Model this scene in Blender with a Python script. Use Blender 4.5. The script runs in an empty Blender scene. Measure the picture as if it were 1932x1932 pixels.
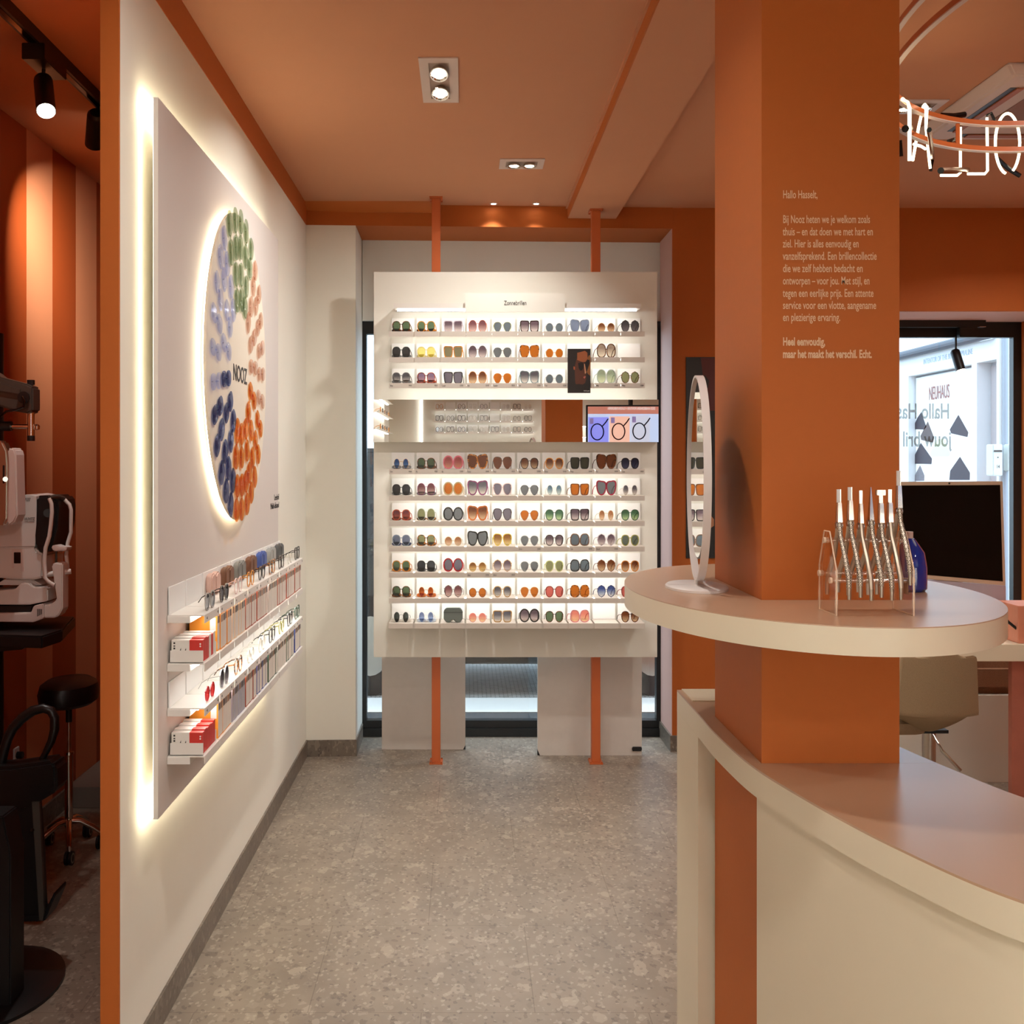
import bpy, bmesh, math, random
from mathutils import Vector, Matrix
random.seed(7)
C = bpy.context.collection
SC = bpy.context.scene
PI = math.pi

# ------------------------------------------------------------------ camera
F, CX, CY, H = 2200.0, 878.0, 873.0, 1.5
cam = bpy.data.cameras.new('camera')
cam.sensor_width = 36.0
cam.sensor_fit = 'HORIZONTAL'
cam.lens = F / 1932.0 * 36.0
cam.shift_x = (966 - CX) / 1932.0
cam.shift_y = -(966 - CY) / 1932.0
cam.clip_start = 0.05
cam_o = bpy.data.objects.new('camera', cam)
cam_o.location = (0, 0, H)
cam_o.rotation_euler = (PI / 2, 0, 0)
C.objects.link(cam_o)
SC.camera = cam_o

# ------------------------------------------------------------------ world, sun, exposure
w = bpy.data.worlds.new('daylight')
SC.world = w
w.use_nodes = True
bg = w.node_tree.nodes['Background']
bg.inputs['Color'].default_value = (0.62, 0.81, 1.0, 1)
bg.inputs['Strength'].default_value = 4.2
sun = bpy.data.lights.new('sun', 'SUN')
sun.energy = 1.1
sun.angle = math.radians(7)
sun.color = (1.0, 0.97, 0.92)
sun_o = bpy.data.objects.new('sun', sun)
sun_o.rotation_euler = Vector((0.19, -0.84, -1.95)).to_track_quat('-Z', 'Y').to_euler()
C.objects.link(sun_o)
vs = SC.view_settings
SC.display_settings.display_device = 'sRGB'
vs.view_transform = 'Standard'
vs.look = 'None'
vs.exposure = 0.07
vs.gamma = 1.0
vs.use_curve_mapping = False
SC.cycles.use_denoising = True
SC.cycles.sample_clamp_indirect = 6.0
SC.cycles.caustics_reflective = False
SC.cycles.caustics_refractive = False
SC.cycles.max_bounces = 10
SC.cycles.transparent_max_bounces = 16
E_LED, E_HALO, E_DOWN, E_NEON = 16.0, 9.0, 11.0, 3.4
WARM = (1.0, 0.98, 0.93)
LEDC = (1.0, 0.98, 0.93)

# ------------------------------------------------------------------ helpers
def PX(px, py, Y):
    return Vector(((px - CX) * Y / F, Y, H - (py - CY) * Y / F))

def PXX(px, py, X):
    Y = X * F / (px - CX)
    return Vector((X, Y, H - (py - CY) * Y / F))

def PZ(px, py, Z):
    Y = (H - Z) * F / (py - CY)
    return Vector(((px - CX) * Y / F, Y, Z))

def lin(c):
    r = []
    for v in c:
        v = v / 255.0
        r.append(v / 12.92 if v <= 0.04045 else ((v + 0.055) / 1.055) ** 2.4)
    return (r[0], r[1], r[2], 1.0)

def newmat(name):
    m = bpy.data.materials.new(name)
    m.use_nodes = True
    nt = m.node_tree
    return m, nt, nt.nodes['Principled BSDF']

MATS = {}
def mat(name, col, rough=0.5, metal=0.0, spec=0.5, var=0.04, scale=30.0, coat=0.0, bump=0.0, linear=False):
    if name in MATS:
        return MATS[name]
    m, nt, p = newmat(name)
    c = col if linear else lin(col)
    N = nt.nodes
    tc = N.new('ShaderNodeTexCoord')
    no = N.new('ShaderNodeTexNoise')
    no.inputs['Scale'].default_value = scale
    no.inputs['Detail'].default_value = 3
    nt.links.new(tc.outputs['Object'], no.inputs['Vector'])
    mx = N.new('ShaderNodeMix')
    mx.data_type = 'RGBA'
    mx.inputs['A'].default_value = tuple(max(0, v * (1 - var)) for v in c[:3]) + (1,)
    mx.inputs['B'].default_value = tuple(min(1, v * (1 + var)) for v in c[:3]) + (1,)
    nt.links.new(no.outputs['Fac'], mx.inputs['Factor'])
    nt.links.new(mx.outputs['Result'], p.inputs['Base Color'])
    p.inputs['Roughness'].default_value = rough
    p.inputs['Metallic'].default_value = metal
    p.inputs['Specular IOR Level'].default_value = spec
    p.inputs['Coat Weight'].default_value = coat
    if bump:
        b = N.new('ShaderNodeBump')
        b.inputs['Strength'].default_value = bump
        b.inputs['Distance'].default_value = 0.002
        nt.links.new(no.outputs['Fac'], b.inputs['Height'])
        nt.links.new(b.outputs['Normal'], p.inputs['Normal'])
    MATS[name] = m
    return m

def emat(name, col, strength):
    if name in MATS:
        return MATS[name]
    m, nt, p = newmat(name)
    p.inputs['Base Color'].default_value = (0.8, 0.8, 0.8, 1)
    p.inputs['Emission Color'].default_value = tuple(col[:3]) + (1,)
    p.inputs['Emission Strength'].default_value = strength
    MATS[name] = m
    return m

def mixmat(name, a, b, fac, rough=0.02, tint2=None, grad=False):
    """clear sheet: transparent colour a (to tint2 towards the bottom when graded) with a share of gloss"""
    if name in MATS:
        return MATS[name]
    m = bpy.data.materials.new(name)
    m.use_nodes = True
    nt = m.node_tree
    N = nt.nodes
    N.clear()
    out = N.new('ShaderNodeOutputMaterial')
    t = N.new('ShaderNodeBsdfTransparent')
    g = N.new('ShaderNodeBsdfGlossy')
    g.inputs['Roughness'].default_value = rough
    g.inputs['Color'].default_value = b
    mx = N.new('ShaderNodeMixShader')
    mx.inputs[0].default_value = fac
    if grad:
        tc = N.new('ShaderNodeTexCoord')
        sp = N.new('ShaderNodeSeparateXYZ')
        cr = N.new('ShaderNodeValToRGB')
        cr.color_ramp.elements[0].position = 0.12
        cr.color_ramp.elements[0].color = tint2
        cr.color_ramp.elements[1].position = 0.72
        cr.color_ramp.elements[1].color = a
        nt.links.new(tc.outputs['Generated'], sp.inputs[0])
        nt.links.new(sp.outputs['Z'], cr.inputs[0])
        nt.links.new(cr.outputs[0], t.inputs['Color'])
    else:
        t.inputs['Color'].default_value = a
    nt.links.new(t.outputs[0], mx.inputs[1])
    nt.links.new(g.outputs[0], mx.inputs[2])
    nt.links.new(mx.outputs[0], out.inputs[0])
    MATS[name] = m
    return m

def tortmat(name, a, b):
    if name in MATS:
        return MATS[name]
    m, nt, p = newmat(name)
    N = nt.nodes
    tc = N.new('ShaderNodeTexCoord')
    no = N.new('ShaderNodeTexNoise')
    no.inputs['Scale'].default_value = 110
    cr = N.new('ShaderNodeValToRGB')
    cr.color_ramp.elements[0].position = 0.44
    cr.color_ramp.elements[0].color = lin(a)
    cr.color_ramp.elements[1].position = 0.56
    cr.color_ramp.elements[1].color = lin(b)
    nt.links.new(tc.outputs['Object'], no.inputs['Vector'])
    nt.links.new(no.outputs['Fac'], cr.inputs[0])
    nt.links.new(cr.outputs[0], p.inputs['Base Color'])
    p.inputs['Roughness'].default_value = 0.2
    MATS[name] = m
    return m

class MB:
    def __init__(self):
        self.bm = bmesh.new()
    def face(self, pts):
        vs_ = [self.bm.verts.new(p) for p in pts]
        return self.bm.faces.new(vs_)
    def box(self, x0, x1, y0, y1, z0, z1):
        x0, x1 = min(x0, x1), max(x0, x1)
        y0, y1 = min(y0, y1), max(y0, y1)
        z0, z1 = min(z0, z1), max(z0, z1)
        return self.hexa([(x0, y0), (x1, y0), (x1, y1), (x0, y1)], z0, z1)
    def hexa(self, poly, z0, z1):
        """plan polygon extruded upwards"""
        a = [self.bm.verts.new((x, y, z0)) for x, y in poly]
        b = [self.bm.verts.new((x, y, z1)) for x, y in poly]
        n = len(poly)
        self.bm.faces.new(a[::-1])
        self.bm.faces.new(b)
        for i in range(n):
            j = (i + 1) % n
            self.bm.faces.new((a[i], a[j], b[j], b[i]))
        return self
    def prism(self, A, B):
        """two matching 3-D loops joined"""
        a = [self.bm.verts.new(p) for p in A]
        b = [self.bm.verts.new(p) for p in B]
        n = len(A)
        self.bm.faces.new(a)
        self.bm.faces.new(b[::-1])
        for i in range(n):
            j = (i + 1) % n
            self.bm.faces.new((a[j], a[i], b[i], b[j]))
        return self
    def pxprism(self, pts, Y, depth):
        A = [PX(x, y, Y) for x, y in pts]
        B = [v + Vector((0, depth, 0)) for v in A]
        return self.prism(A, B)
    def yz(self, poly, x0, x1):
        return self.prism([(x0, y, z) for y, z in poly], [(x1, y, z) for y, z in poly])
    def xz(self, poly, y0, y1):
        return self.prism([(x, y0, z) for x, z in poly], [(x, y1, z) for x, z in poly])
    def tube(self, pts, r, n=10, closed=False, rs=None):
        pts = [Vector(p) for p in pts]
        m = len(pts)
        rings = []
        up = None
        for i, p in enumerate(pts):
            if closed:
                d = pts[(i + 1) % m] - pts[i - 1]
            else:
                d = pts[min(i + 1, m - 1)] - pts[max(i - 1, 0)]
            d.normalize()
            if up is None:
                up = Vector((0, 0, 1)) if abs(d.z) < 0.9 else Vector((1, 0, 0))
            u = d.cross(up)
            if u.length < 1e-5:
                u = d.cross(Vector((0, 1, 0)))
            u.normalize()
            v = u.cross(d)
            v.normalize()
            up = v
            rr = rs[i] if rs else r
            rings.append([self.bm.verts.new(p + (u * math.cos(2 * PI * k / n) + v * math.sin(2 * PI * k / n)) * rr) for k in range(n)])
        for i in range(m if closed else m - 1):
            a, b = rings[i], rings[(i + 1) % m]
            for k in range(n):
                self.bm.faces.new((a[k], a[(k + 1) % n], b[(k + 1) % n], b[k]))
        if not closed:
            self.bm.faces.new(rings[0][::-1])
            self.bm.faces.new(rings[-1])
        return self
    def lathe(self, prof, c, n=32, sx=1.0, sy=1.0, cap=True):
        """profile (radius, z) around a vertical axis through c"""
        rings = []
        for r, z in prof:
            rings.append([self.bm.verts.new((c[0] + sx * r * math.cos(2 * PI * k / n), c[1] + sy * r * math.sin(2 * PI * k / n), c[2] + z)) for k in range(n)])
        for i in range(len(prof) - 1):
            a, b = rings[i], rings[i + 1]
            for k in range(n):
                self.bm.faces.new((a[k], a[(k + 1) % n], b[(k + 1) % n], b[k]))
        if cap:
            self.bm.faces.new(rings[0][::-1])
            self.bm.faces.new(rings[-1])
        return self
    def cyl(self, a, b, r, n=16):
        return self.tube([a, b], r, n)
    def ring(self, outer, inner, y0, y1):
        """two x-z loops of equal length, extruded along y"""
        n = len(outer)
        q = []
        for y in (y0, y1):
            q.append([self.bm.verts.new((x, y, z)) for x, z in outer])
            q.append([self.bm.verts.new((x, y, z)) for x, z in inner])
        o0, i0, o1, i1 = q
        for k in range(n):
            j = (k + 1) % n
            self.bm.faces.new((o0[k], o0[j], i0[j], i0[k]))
            self.bm.faces.new((o1[j], o1[k], i1[k], i1[j]))
            self.bm.faces.new((o0[j], o0[k], o1[k], o1[j]))
            self.bm.faces.new((i0[k], i0[j], i1[j], i1[k]))
        return self
    def mesh(self, name, bevel=0.0, smooth=False, off=None, seg=2):
        bm = self.bm
        bmesh.ops.remove_doubles(bm, verts=bm.verts, dist=1e-6)
        bmesh.ops.recalc_face_normals(bm, faces=bm.faces)
        if bevel:
            es = [e for e in bm.edges if len(e.link_faces) == 2 and e.calc_face_angle(0) > 0.6]
            bmesh.ops.bevel(bm, geom=es, offset=bevel, segments=seg, affect='EDGES', clamp_overlap=True)
        if off is not None:
            bmesh.ops.translate(bm, verts=bm.verts, vec=-Vector(off))
        me = bpy.data.meshes.new(name)
        bm.to_mesh(me)
        bm.free()
        if smooth:
            for p in me.polygons:
                p.use_smooth = True
            me.set_sharp_from_angle(angle=math.radians(40))
        return me
    def build(self, name, m, parent=None, bevel=0.0, smooth=False, seg=2):
        off = wpos(parent) if parent else None
        if parent is None:
            vv = self.bm.verts
            xs = [v.co.x for v in vv]; ys = [v.co.y for v in vv]; zs = [v.co.z for v in vv]
            off = Vector(((min(xs) + max(xs)) / 2, (min(ys) + max(ys)) / 2, min(zs)))
        me = self.mesh(name, bevel, smooth, off, seg)
        o = bpy.data.objects.new(name, me)
        for mm in (m if isinstance(m, (list, tuple)) else [m]):
            me.materials.append(mm)
        C.objects.link(o)
        if parent:
            o.parent = parent
        else:
            o.location = off
        return o

def wpos(o):
    p = Vector((0, 0, 0))
    while o:
        p += o.location
        o = o.parent
    return p

def box(x0, x1, y0, y1, z0, z1):
    return MB().box(x0, x1, y0, y1, z0, z1)

def tag(o, label, cat, group=None, kind=None):
    o['label'] = label
    o['category'] = cat
    if group:
        o['group'] = group
    if kind:
        o['kind'] = kind
    return o

def struct(o, label=None):
    o['kind'] = 'structure'
    if label:
        o['label'] = label
    return o

def thing(name, loc, label, cat, group=None, rz=0.0):
    o = bpy.data.objects.new(name, None)
    o.empty_display_size = 0.05
    o.location = loc
    o.rotation_euler = (0, 0, rz)
    C.objects.link(o)
    return tag(o, label, cat, group)

def slot(o, m):
    """own material on shared mesh data"""
    if not o.data.materials:
        o.data.materials.append(None)
    o.material_slots[0].link = 'OBJECT'
    o.material_slots[0].material = m
    return o

def inst(name, me, m, parent, loc=(0, 0, 0)):
    o = bpy.data.objects.new(name, me)
    C.objects.link(o)
    o.parent = parent
    o.location = loc
    return slot(o, m)

def dup(root, loc, label, group=None):
    r = root.copy()
    C.objects.link(r)
    r.location = loc
    r['label'] = label
    if group:
        r['group'] = group
    for ch in list(root.children):
        c = ch.copy()
        C.objects.link(c)
        c.parent = r
        for g in ch.children:
            d = g.copy()
            C.objects.link(d)
            d.parent = c
    return r

def text(name, body, size, loc, rot, m, parent=None, sx=1.0, fit=None, align='LEFT', ext=0.0004, bold=0.0):
    """lettering as a mesh, narrowed to a given width"""
    cu = bpy.data.curves.new(name, 'FONT')
    cu.body = body
    cu.size = size
    cu.extrude = ext
    cu.offset = bold
    cu.align_x = align
    cu.resolution_u = 3
    tmp = bpy.data.objects.new('tmp', cu)
    C.objects.link(tmp)
    me = bpy.data.meshes.new_from_object(tmp.evaluated_get(bpy.context.evaluated_depsgraph_get()))
    bpy.data.objects.remove(tmp)
    bpy.data.curves.remove(cu)
    me.name = name
    xs = [v.co.x for v in me.vertices]
    if fit:
        sx = fit / (max(xs) - min(xs))
    for v in me.vertices:
        v.co.x *= sx
    me.materials.clear()
    me.materials.append(m)
    o = bpy.data.objects.new(name, me)
    C.objects.link(o)
    o.rotation_euler = rot
    loc = Vector(loc)
    if parent:
        o.parent = parent
        loc = loc - wpos(parent)
    o.location = loc
    return o, sx

FRONT = (PI / 2, 0, 0)           # reads towards -Y
BACK = (PI / 2, 0, PI)           # reads towards +Y
SIDE = (PI / 2, 0, PI / 2)       # reads towards +X
ORD = ['first', 'second', 'third', 'fourth', 'fifth', 'sixth', 'seventh', 'eighth', 'ninth', 'tenth', 'eleventh', 'twelfth']

def area(name, loc, size, power, col=WARM, to=(0, 0, -1), parent=None, spread=150, shape='DISK', sy=None):
    l = bpy.data.lights.new(name, 'AREA')
    l.shape = shape
    l.size = size
    if sy:
        l.size_y = sy
    l.energy = power
    l.color = col
    l.spread = math.radians(spread)
    o = bpy.data.objects.new(name, l)
    C.objects.link(o)
    o.rotation_euler = Vector(to).to_track_quat('-Z', 'Y').to_euler()
    if parent:
        o.parent = parent
        o.location = Vector(loc) - wpos(parent)
    else:
        o.location = loc
    return o

# ------------------------------------------------------------------ materials
def terrazzo(name, k=1.0):
    m, nt, p = newmat(name)
    N, L = nt.nodes, nt.links
    tc = N.new('ShaderNodeTexCoord')
    mp = N.new('ShaderNodeMapping')
    mp.inputs['Scale'].default_value = (1.5, 1.0, 1.0)
    L.new(tc.outputs['Object'], mp.inputs['Vector'])
    no = N.new('ShaderNodeTexNoise')
    no.inputs['Scale'].default_value = 5
    no.inputs['Detail'].default_value = 6
    L.new(mp.outputs[0], no.inputs['Vector'])
    cr = N.new('ShaderNodeValToRGB')
    cr.color_ramp.elements[0].position = 0.3
    cr.color_ramp.elements[0].color = lin((126 * k, 113 * k, 100 * k))
    cr.color_ramp.elements[1].position = 0.75
    cr.color_ramp.elements[1].color = lin((147 * k, 133 * k, 118 * k))
    L.new(no.outputs['Fac'], cr.inputs[0])
    last = cr.outputs[0]
    for sc, th, dist, c0, c1 in ((21, 0.91, 2.0, (136, 122, 108), (172, 158, 141)), (38, 0.85, 2.0, (108, 96, 86), (164, 150, 134)), (80, 0.82, 2.0, (98, 86, 78), (176, 162, 146))):
        d = N.new('ShaderNodeTexNoise')
        d.inputs['Scale'].default_value = sc * 1.6
        L.new(mp.outputs[0], d.inputs['Vector'])
        ad = N.new('ShaderNodeVectorMath')
        ad.operation = 'MULTIPLY_ADD'
        ad.inputs[1].default_value = (0.42 / sc,) * 3
        L.new(d.outputs['Color'], ad.inputs[0])
        L.new(mp.outputs[0], ad.inputs[2])
        v = N.new('ShaderNodeTexVoronoi')
        v.inputs['Scale'].default_value = sc
        L.new(ad.outputs[0], v.inputs['Vector'])
        sp = N.new('ShaderNodeSeparateColor')
        L.new(v.outputs['Color'], sp.inputs[0])
        g = N.new('ShaderNodeMath'); g.operation = 'GREATER_THAN'; g.inputs[1].default_value = th
        L.new(sp.outputs[0], g.inputs[0])
        l = N.new('ShaderNodeMath'); l.operation = 'LESS_THAN'; l.inputs[1].default_value = dist
        L.new(v.outputs['Distance'], l.inputs[0])
        mu = N.new('ShaderNodeMath'); mu.operation = 'MULTIPLY'
        L.new(g.outputs[0], mu.inputs[0]); L.new(l.outputs[0], mu.inputs[1])
        mf = N.new('ShaderNodeMath'); mf.operation = 'MULTIPLY'; mf.inputs[1].default_value = 0.6
        L.new(mu.outputs[0], mf.inputs[0])
        cc = N.new('ShaderNodeValToRGB')
        cc.color_ramp.elements[0].color = lin(tuple(q * k for q in c0))
        cc.color_ramp.elements[1].color = lin(tuple(q * k for q in c1))
        cc.color_ramp.elements[0].position = 0.25
        cc.color_ramp.elements[1].position = 0.75
        L.new(sp.outputs[1], cc.inputs[0])
        mx = N.new('ShaderNodeMix'); mx.data_type = 'RGBA'
        L.new(mf.outputs[0], mx.inputs['Factor']); L.new(last, mx.inputs['A']); L.new(cc.outputs[0], mx.inputs['B'])
        last = mx.outputs['Result']
    # tile joints
    br = N.new('ShaderNodeTexBrick')
    br.inputs['Scale'].default_value = 1.0
    br.inputs['Mortar Size'].default_value = 0.0016
    br.inputs['Brick Width'].default_value = 0.62
    br.inputs['Row Height'].default_value = 0.60
    br.inputs['Color1'].default_value = (1, 1, 1, 1)
    br.inputs['Color2'].default_value = (1, 1, 1, 1)
    br.inputs['Mortar'].default_value = (0.72, 0.7, 0.68, 1)
    L.new(tc.outputs['Object'], br.inputs['Vector'])
    mm = N.new('ShaderNodeMix'); mm.data_type = 'RGBA'; mm.blend_type = 'MULTIPLY'
    mm.inputs['Factor'].default_value = 1
    L.new(last, mm.inputs['A']); L.new(br.outputs['Color'], mm.inputs['B'])
    L.new(mm.outputs['Result'], p.inputs['Base Color'])
    p.inputs['Roughness'].default_value = 0.38
    p.inputs['Specular IOR Level'].default_value = 0.35
    return m

M_FLOOR = terrazzo('terrazzo_tile')
M_STONE = terrazzo('terrazzo_skirting', 0.84)
M_WHITE = mat('cream_wall_paint', (238, 235, 223), 0.75, spec=0.25, var=0.01)
M_PANEL = mat('white_lacquer_panel', (230, 227, 217), 0.55, spec=0.35, var=0.008)
M_CARD = mat('white_card', (240, 239, 236), 0.6, var=0.005)
M_TRAY = mat('white_metal_tray', (228, 223, 216), 0.45, var=0.008)
M_ORANGE = mat('burnt_orange_paint', (186, 100, 40), 0.62, spec=0.3, var=0.03, scale=60)
M_ORANGE2 = mat('deep_orange_paint', (180, 94, 38), 0.65, spec=0.25, var=0.03, scale=60)
M_CEIL = mat('terracotta_ceiling_paint', (204, 144, 108), 0.8, spec=0.2, var=0.015, scale=8)
M_PINK = mat('pale_pink_paint', (214, 170, 156), 0.7, spec=0.25, var=0.01)
M_POST = mat('orange_steel_post', (196, 98, 46), 0.4, var=0.02)
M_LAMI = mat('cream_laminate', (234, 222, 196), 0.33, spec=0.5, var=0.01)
M_LAMITOP = mat('cream_laminate_reflection', (196, 160, 130), 0.28, spec=0.6, var=0.01)  # same cream laminate, the pillar's reflection put into the colour of the tops
M_BLACK = mat('black_metal', (16, 16, 18), 0.42, var=0.05)
M_BLACKGL = mat('black_gloss', (8, 8, 10), 0.12, var=0.05)
M_BLACKLE = mat('black_leather', (14, 13, 14), 0.38, var=0.2, scale=120, bump=0.2)
M_DARKGREY = mat('dark_grey_metal', (70, 64, 58), 0.4, var=0.05)
M_CHROME = mat('chrome', (214, 206, 196), 0.13, metal=1.0, var=0.02)
M_STEEL = mat('brushed_steel', (190, 182, 172), 0.28, metal=1.0, var=0.03)
M_GREYP = mat('light_grey_plastic', (226, 224, 220), 0.45, var=0.02)
M_WHITEP = mat('white_plastic', (222, 214, 210), 0.4, var=0.01)
M_MIRROR = mat('mirror_glass', (238, 238, 236), 0.0, metal=1.0, var=0.0)
M_TEXT = mat('dark_lettering', (52, 48, 46), 0.6, var=0.02)
M_CREAMTXT = mat('cream_lettering', (232, 196, 158), 0.6, var=0.01)
M_FABRIC = mat('brown_grey_upholstery', (158, 136, 108), 0.9, spec=0.1, var=0.22, scale=420, bump=0.4)
M_BOUCLE = mat('brown_boucle', (150, 110, 84), 0.95, spec=0.1, var=0.35, scale=320, bump=1.0)
M_GLASS = mixmat('window_glass', (0.95, 0.97, 0.97, 1), (0.9, 0.9, 0.9, 1), 0.06)
M_ACRYL = mixmat('clear_acrylic', (0.96, 0.93, 0.9, 1), (1.0, 0.95, 0.9, 1), 0.22, 0.05)
M_ACRYLE = mat('acrylic_edge', (244, 214, 186), 0.15, var=0.02)
M_LED = emat('led_strip_glow', LEDC, E_LED)
M_HALO = emat('led_halo_glow', (1.0, 0.86, 0.58), E_HALO)
M_BULB = emat('lamp_glow', (1.0, 0.9, 0.72), 30.0)
M_LED3 = emat('led_strip_glow_soft', LEDC, 5.0)
M_FILL = emat('rear_fill_glow', LEDC, 22.0)  # glow of the added rear strips, raised as fill light
M_NEON = emat('neon_tube_glow', (1.0, 0.82, 0.52), E_NEON)
M_CREAMW = mat('pinkish_white_metal', (214, 190, 176), 0.5, var=0.01)

# ------------------------------------------------------------------ room shell
ZC, ZB = 2.824, 2.715               # ceiling, bottom of the band and the beam
XL, XLT = -0.814, -0.854            # faces of the left wall
def Yb(x): return 6.0 + 0.05 * x    # front of the column and beam
def Yw(x): return 6.39 + 0.045 * x  # window plane
WX1 = 1.075

struct(box(-2.6, 3.6, -2.6, 6.56, -0.08, 0).build('floor', M_FLOOR))
struct(box(-2.6, 3.6, -2.6, 6.6, ZC, ZC + 0.1).build('ceiling', M_CEIL))
struct(box(XLT, XL, 2.742, 6.7, 0, ZC).build('wall_left', M_WHITE))
struct(box(XL, XL + 0.002, 2.742, 6.02, ZB, ZC).build('trim_1', M_ORANGE))
struct(box(XLT - 0.002, XL + 0.0015, 2.734, 2.744, 0, ZC).build('trim_2', M_ORANGE))
struct(box(XLT - 0.004, XLT, 2.742, 6.1, 0, ZC).build('trim_3', M_ORANGE2))
struct(box(XL, XL + 0.007, 2.742, 6.0, 0, 0.083).build('baseboard_left', M_STONE))
# white column in the corner, with its skirting
CX0, CX1 = XL, -0.562
struct(MB().hexa([(CX0, Yb(CX0)), (CX1, Yb(CX1)), (CX1 - 0.006, 6.7), (CX0, 6.7)], 0, ZB).build('wall_back_column', M_WHITE))
struct(MB().hexa([(CX0, Yb(CX0) - 0.012), (CX1 + 0.006, Yb(CX1) - 0.012), (CX1 + 0.006, Yw(CX1) - 0.03), (CX1 - 0.006, Yw(CX1) - 0.03), (CX1 - 0.006, Yb(CX1)), (CX0, Yb(CX0))], 0, 0.083).build('baseboard_column', M_STONE))
# beam over the shop window, and the beam that runs to the back
struct(MB().hexa([(XL, Yb(XL)), (WX1 + 0.002, Yb(WX1)), (WX1 + 0.002, 6.62), (XL, 6.62)], ZB, ZC).build('trim_beam_back', M_ORANGE2))
struct(MB().yz([(5.90, ZC), (6.0, ZC), (6.0, ZC - 0.042), (5.972, ZC - 0.042)], XL, -0.15).build('trim_cornice', M_ORANGE))
struct(MB().hexa([(0.531, -2.6), (0.78, -2.6), (0.78, Yb(0.78)), (0.531, Yb(0.53))], 2.763, ZC).build('beam_ceiling', M_CEIL))
struct(box(0.527, 0.531, -2.6, Yb(0.53), 2.764, ZC).build('trim_beam_side', M_ORANGE))
struct(box(0.519, 0.527, -2.6, Yb(0.53), ZC - 0.012, ZC).build('trim_beam_lip', M_CEIL))
# wall over the shop window
struct(MB().hexa([(CX1, Yw(CX1)), (WX1, Yw(WX1)), (WX1, 6.6), (CX1, 6.6)], 2.276, ZB).build('wall_over_window', M_WHITE))
# orange wall right of the shop window, with the second window's opening
YR = 6.06
struct(MB().hexa([(WX1, YR), (2.05, YR), (2.05, 6.55), (WX1, 6.55)], 0, ZB).build('wall_back', M_ORANGE2))
struct(box(WX1, 2.05, YR, 6.55, ZB, ZC).build('wall_back_top', M_ORANGE2))
struct(box(2.05, 3.6, YR, 6.55, 2.288, ZC).build('wall_over_window_right', M_ORANGE2))
struct(box(2.05, 3.10, YR + 0.004, 6.52, 2.284, 2.288).build('trim_soffit', M_PINK))
struct(box(3.10, 3.6, YR, 6.6, 0, 2.288).build('wall_right_end', M_ORANGE))
struct(box(WX1 - 0.003, WX1, YR, Yw(WX1) - 0.02, 0.083, ZB).build('trim_reveal', M_PINK))
struct(MB().hexa([(WX1 - 0.012, YR - 0.012), (1.5, YR - 0.012), (1.5, YR), (WX1, YR), (WX1, Yw(WX1) - 0.03), (WX1 - 0.012, Yw(WX1) - 0.03)], 0, 0.083).build('baseboard_back', M_STONE))
# walls out of the frame that close the room
struct(box(-1.0, 3.6, -2.4, -2.2, 0, ZC).build('wall_rear', M_WHITE))
struct(box(-1.02, -0.9, -2.4, 1.9, 0, ZC).build('wall_left_rear', M_WHITE))
struct(box(-1.9, -0.9, 1.8, 1.9, 0, ZC).build('wall_exam_added', M_ORANGE2))  # unseen partition, added to keep the shop's light out of the exam room
struct(box(3.5, 3.6, -2.4, 6.1, 0, ZC).build('wall_right', M_ORANGE))
# orange pillar
PX0, PX1, PY0, PY1 = 0.5915, 0.8666, 2.328, 2.763
struct(box(PX0, PX1, PY0, PY1, 0, ZC).build('wall_pillar', M_ORANGE), 'orange square pillar through the cream counters')

# shop window behind the sunglasses wall
def frame4(mb, x0, x1, y0, y1, z0, z1, sl, sr, st, sb):
    mb.box(x0, x0 + sl, y0, y1, z0, z1)
    mb.box(x1 - sr, x1, y0, y1, z0, z1)
    mb.box(x0 + sl, x1 - sr, y0, y1, z1 - st, z1)
    mb.box(x0 + sl, x1 - sr, y0, y1, z0, z0 + sb)
    return mb
wy = 6.40
win = frame4(MB(), CX1 - 0.006, WX1, wy, wy + 0.06, 0, 2.276, 0.026, 0.026, 0.07, 0.085).build('window_1', M_BLACK)
struct(win, 'black framed shop window behind the sunglasses wall')
o = box(CX1, WX1, wy - 0.02, wy, 0.0, 0.045).build('window_sill', M_BLACK, win)
o = box(CX1 + 0.02, WX1 - 0.026, wy + 0.025, wy + 0.031, 0.08, 2.21).build('window_glass', M_GLASS, win)
# window right of the pillar
win2 = frame4(MB(), 2.05, 3.10, 6.50, 6.55, 0.44, 2.284, 0.05, 0.045, 0.085, 0.05).build('window_2', M_BLACK)
struct(win2, 'black framed window right of the orange pillar')
box(2.095, 3.06, 6.522, 6.527, 0.48, 2.21).build('window_glass', M_GLASS, win2)
struct(box(2.05, 3.10, YR, 6.56, 0, 0.44).build('wall_under_window', M_WHITE))

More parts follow.
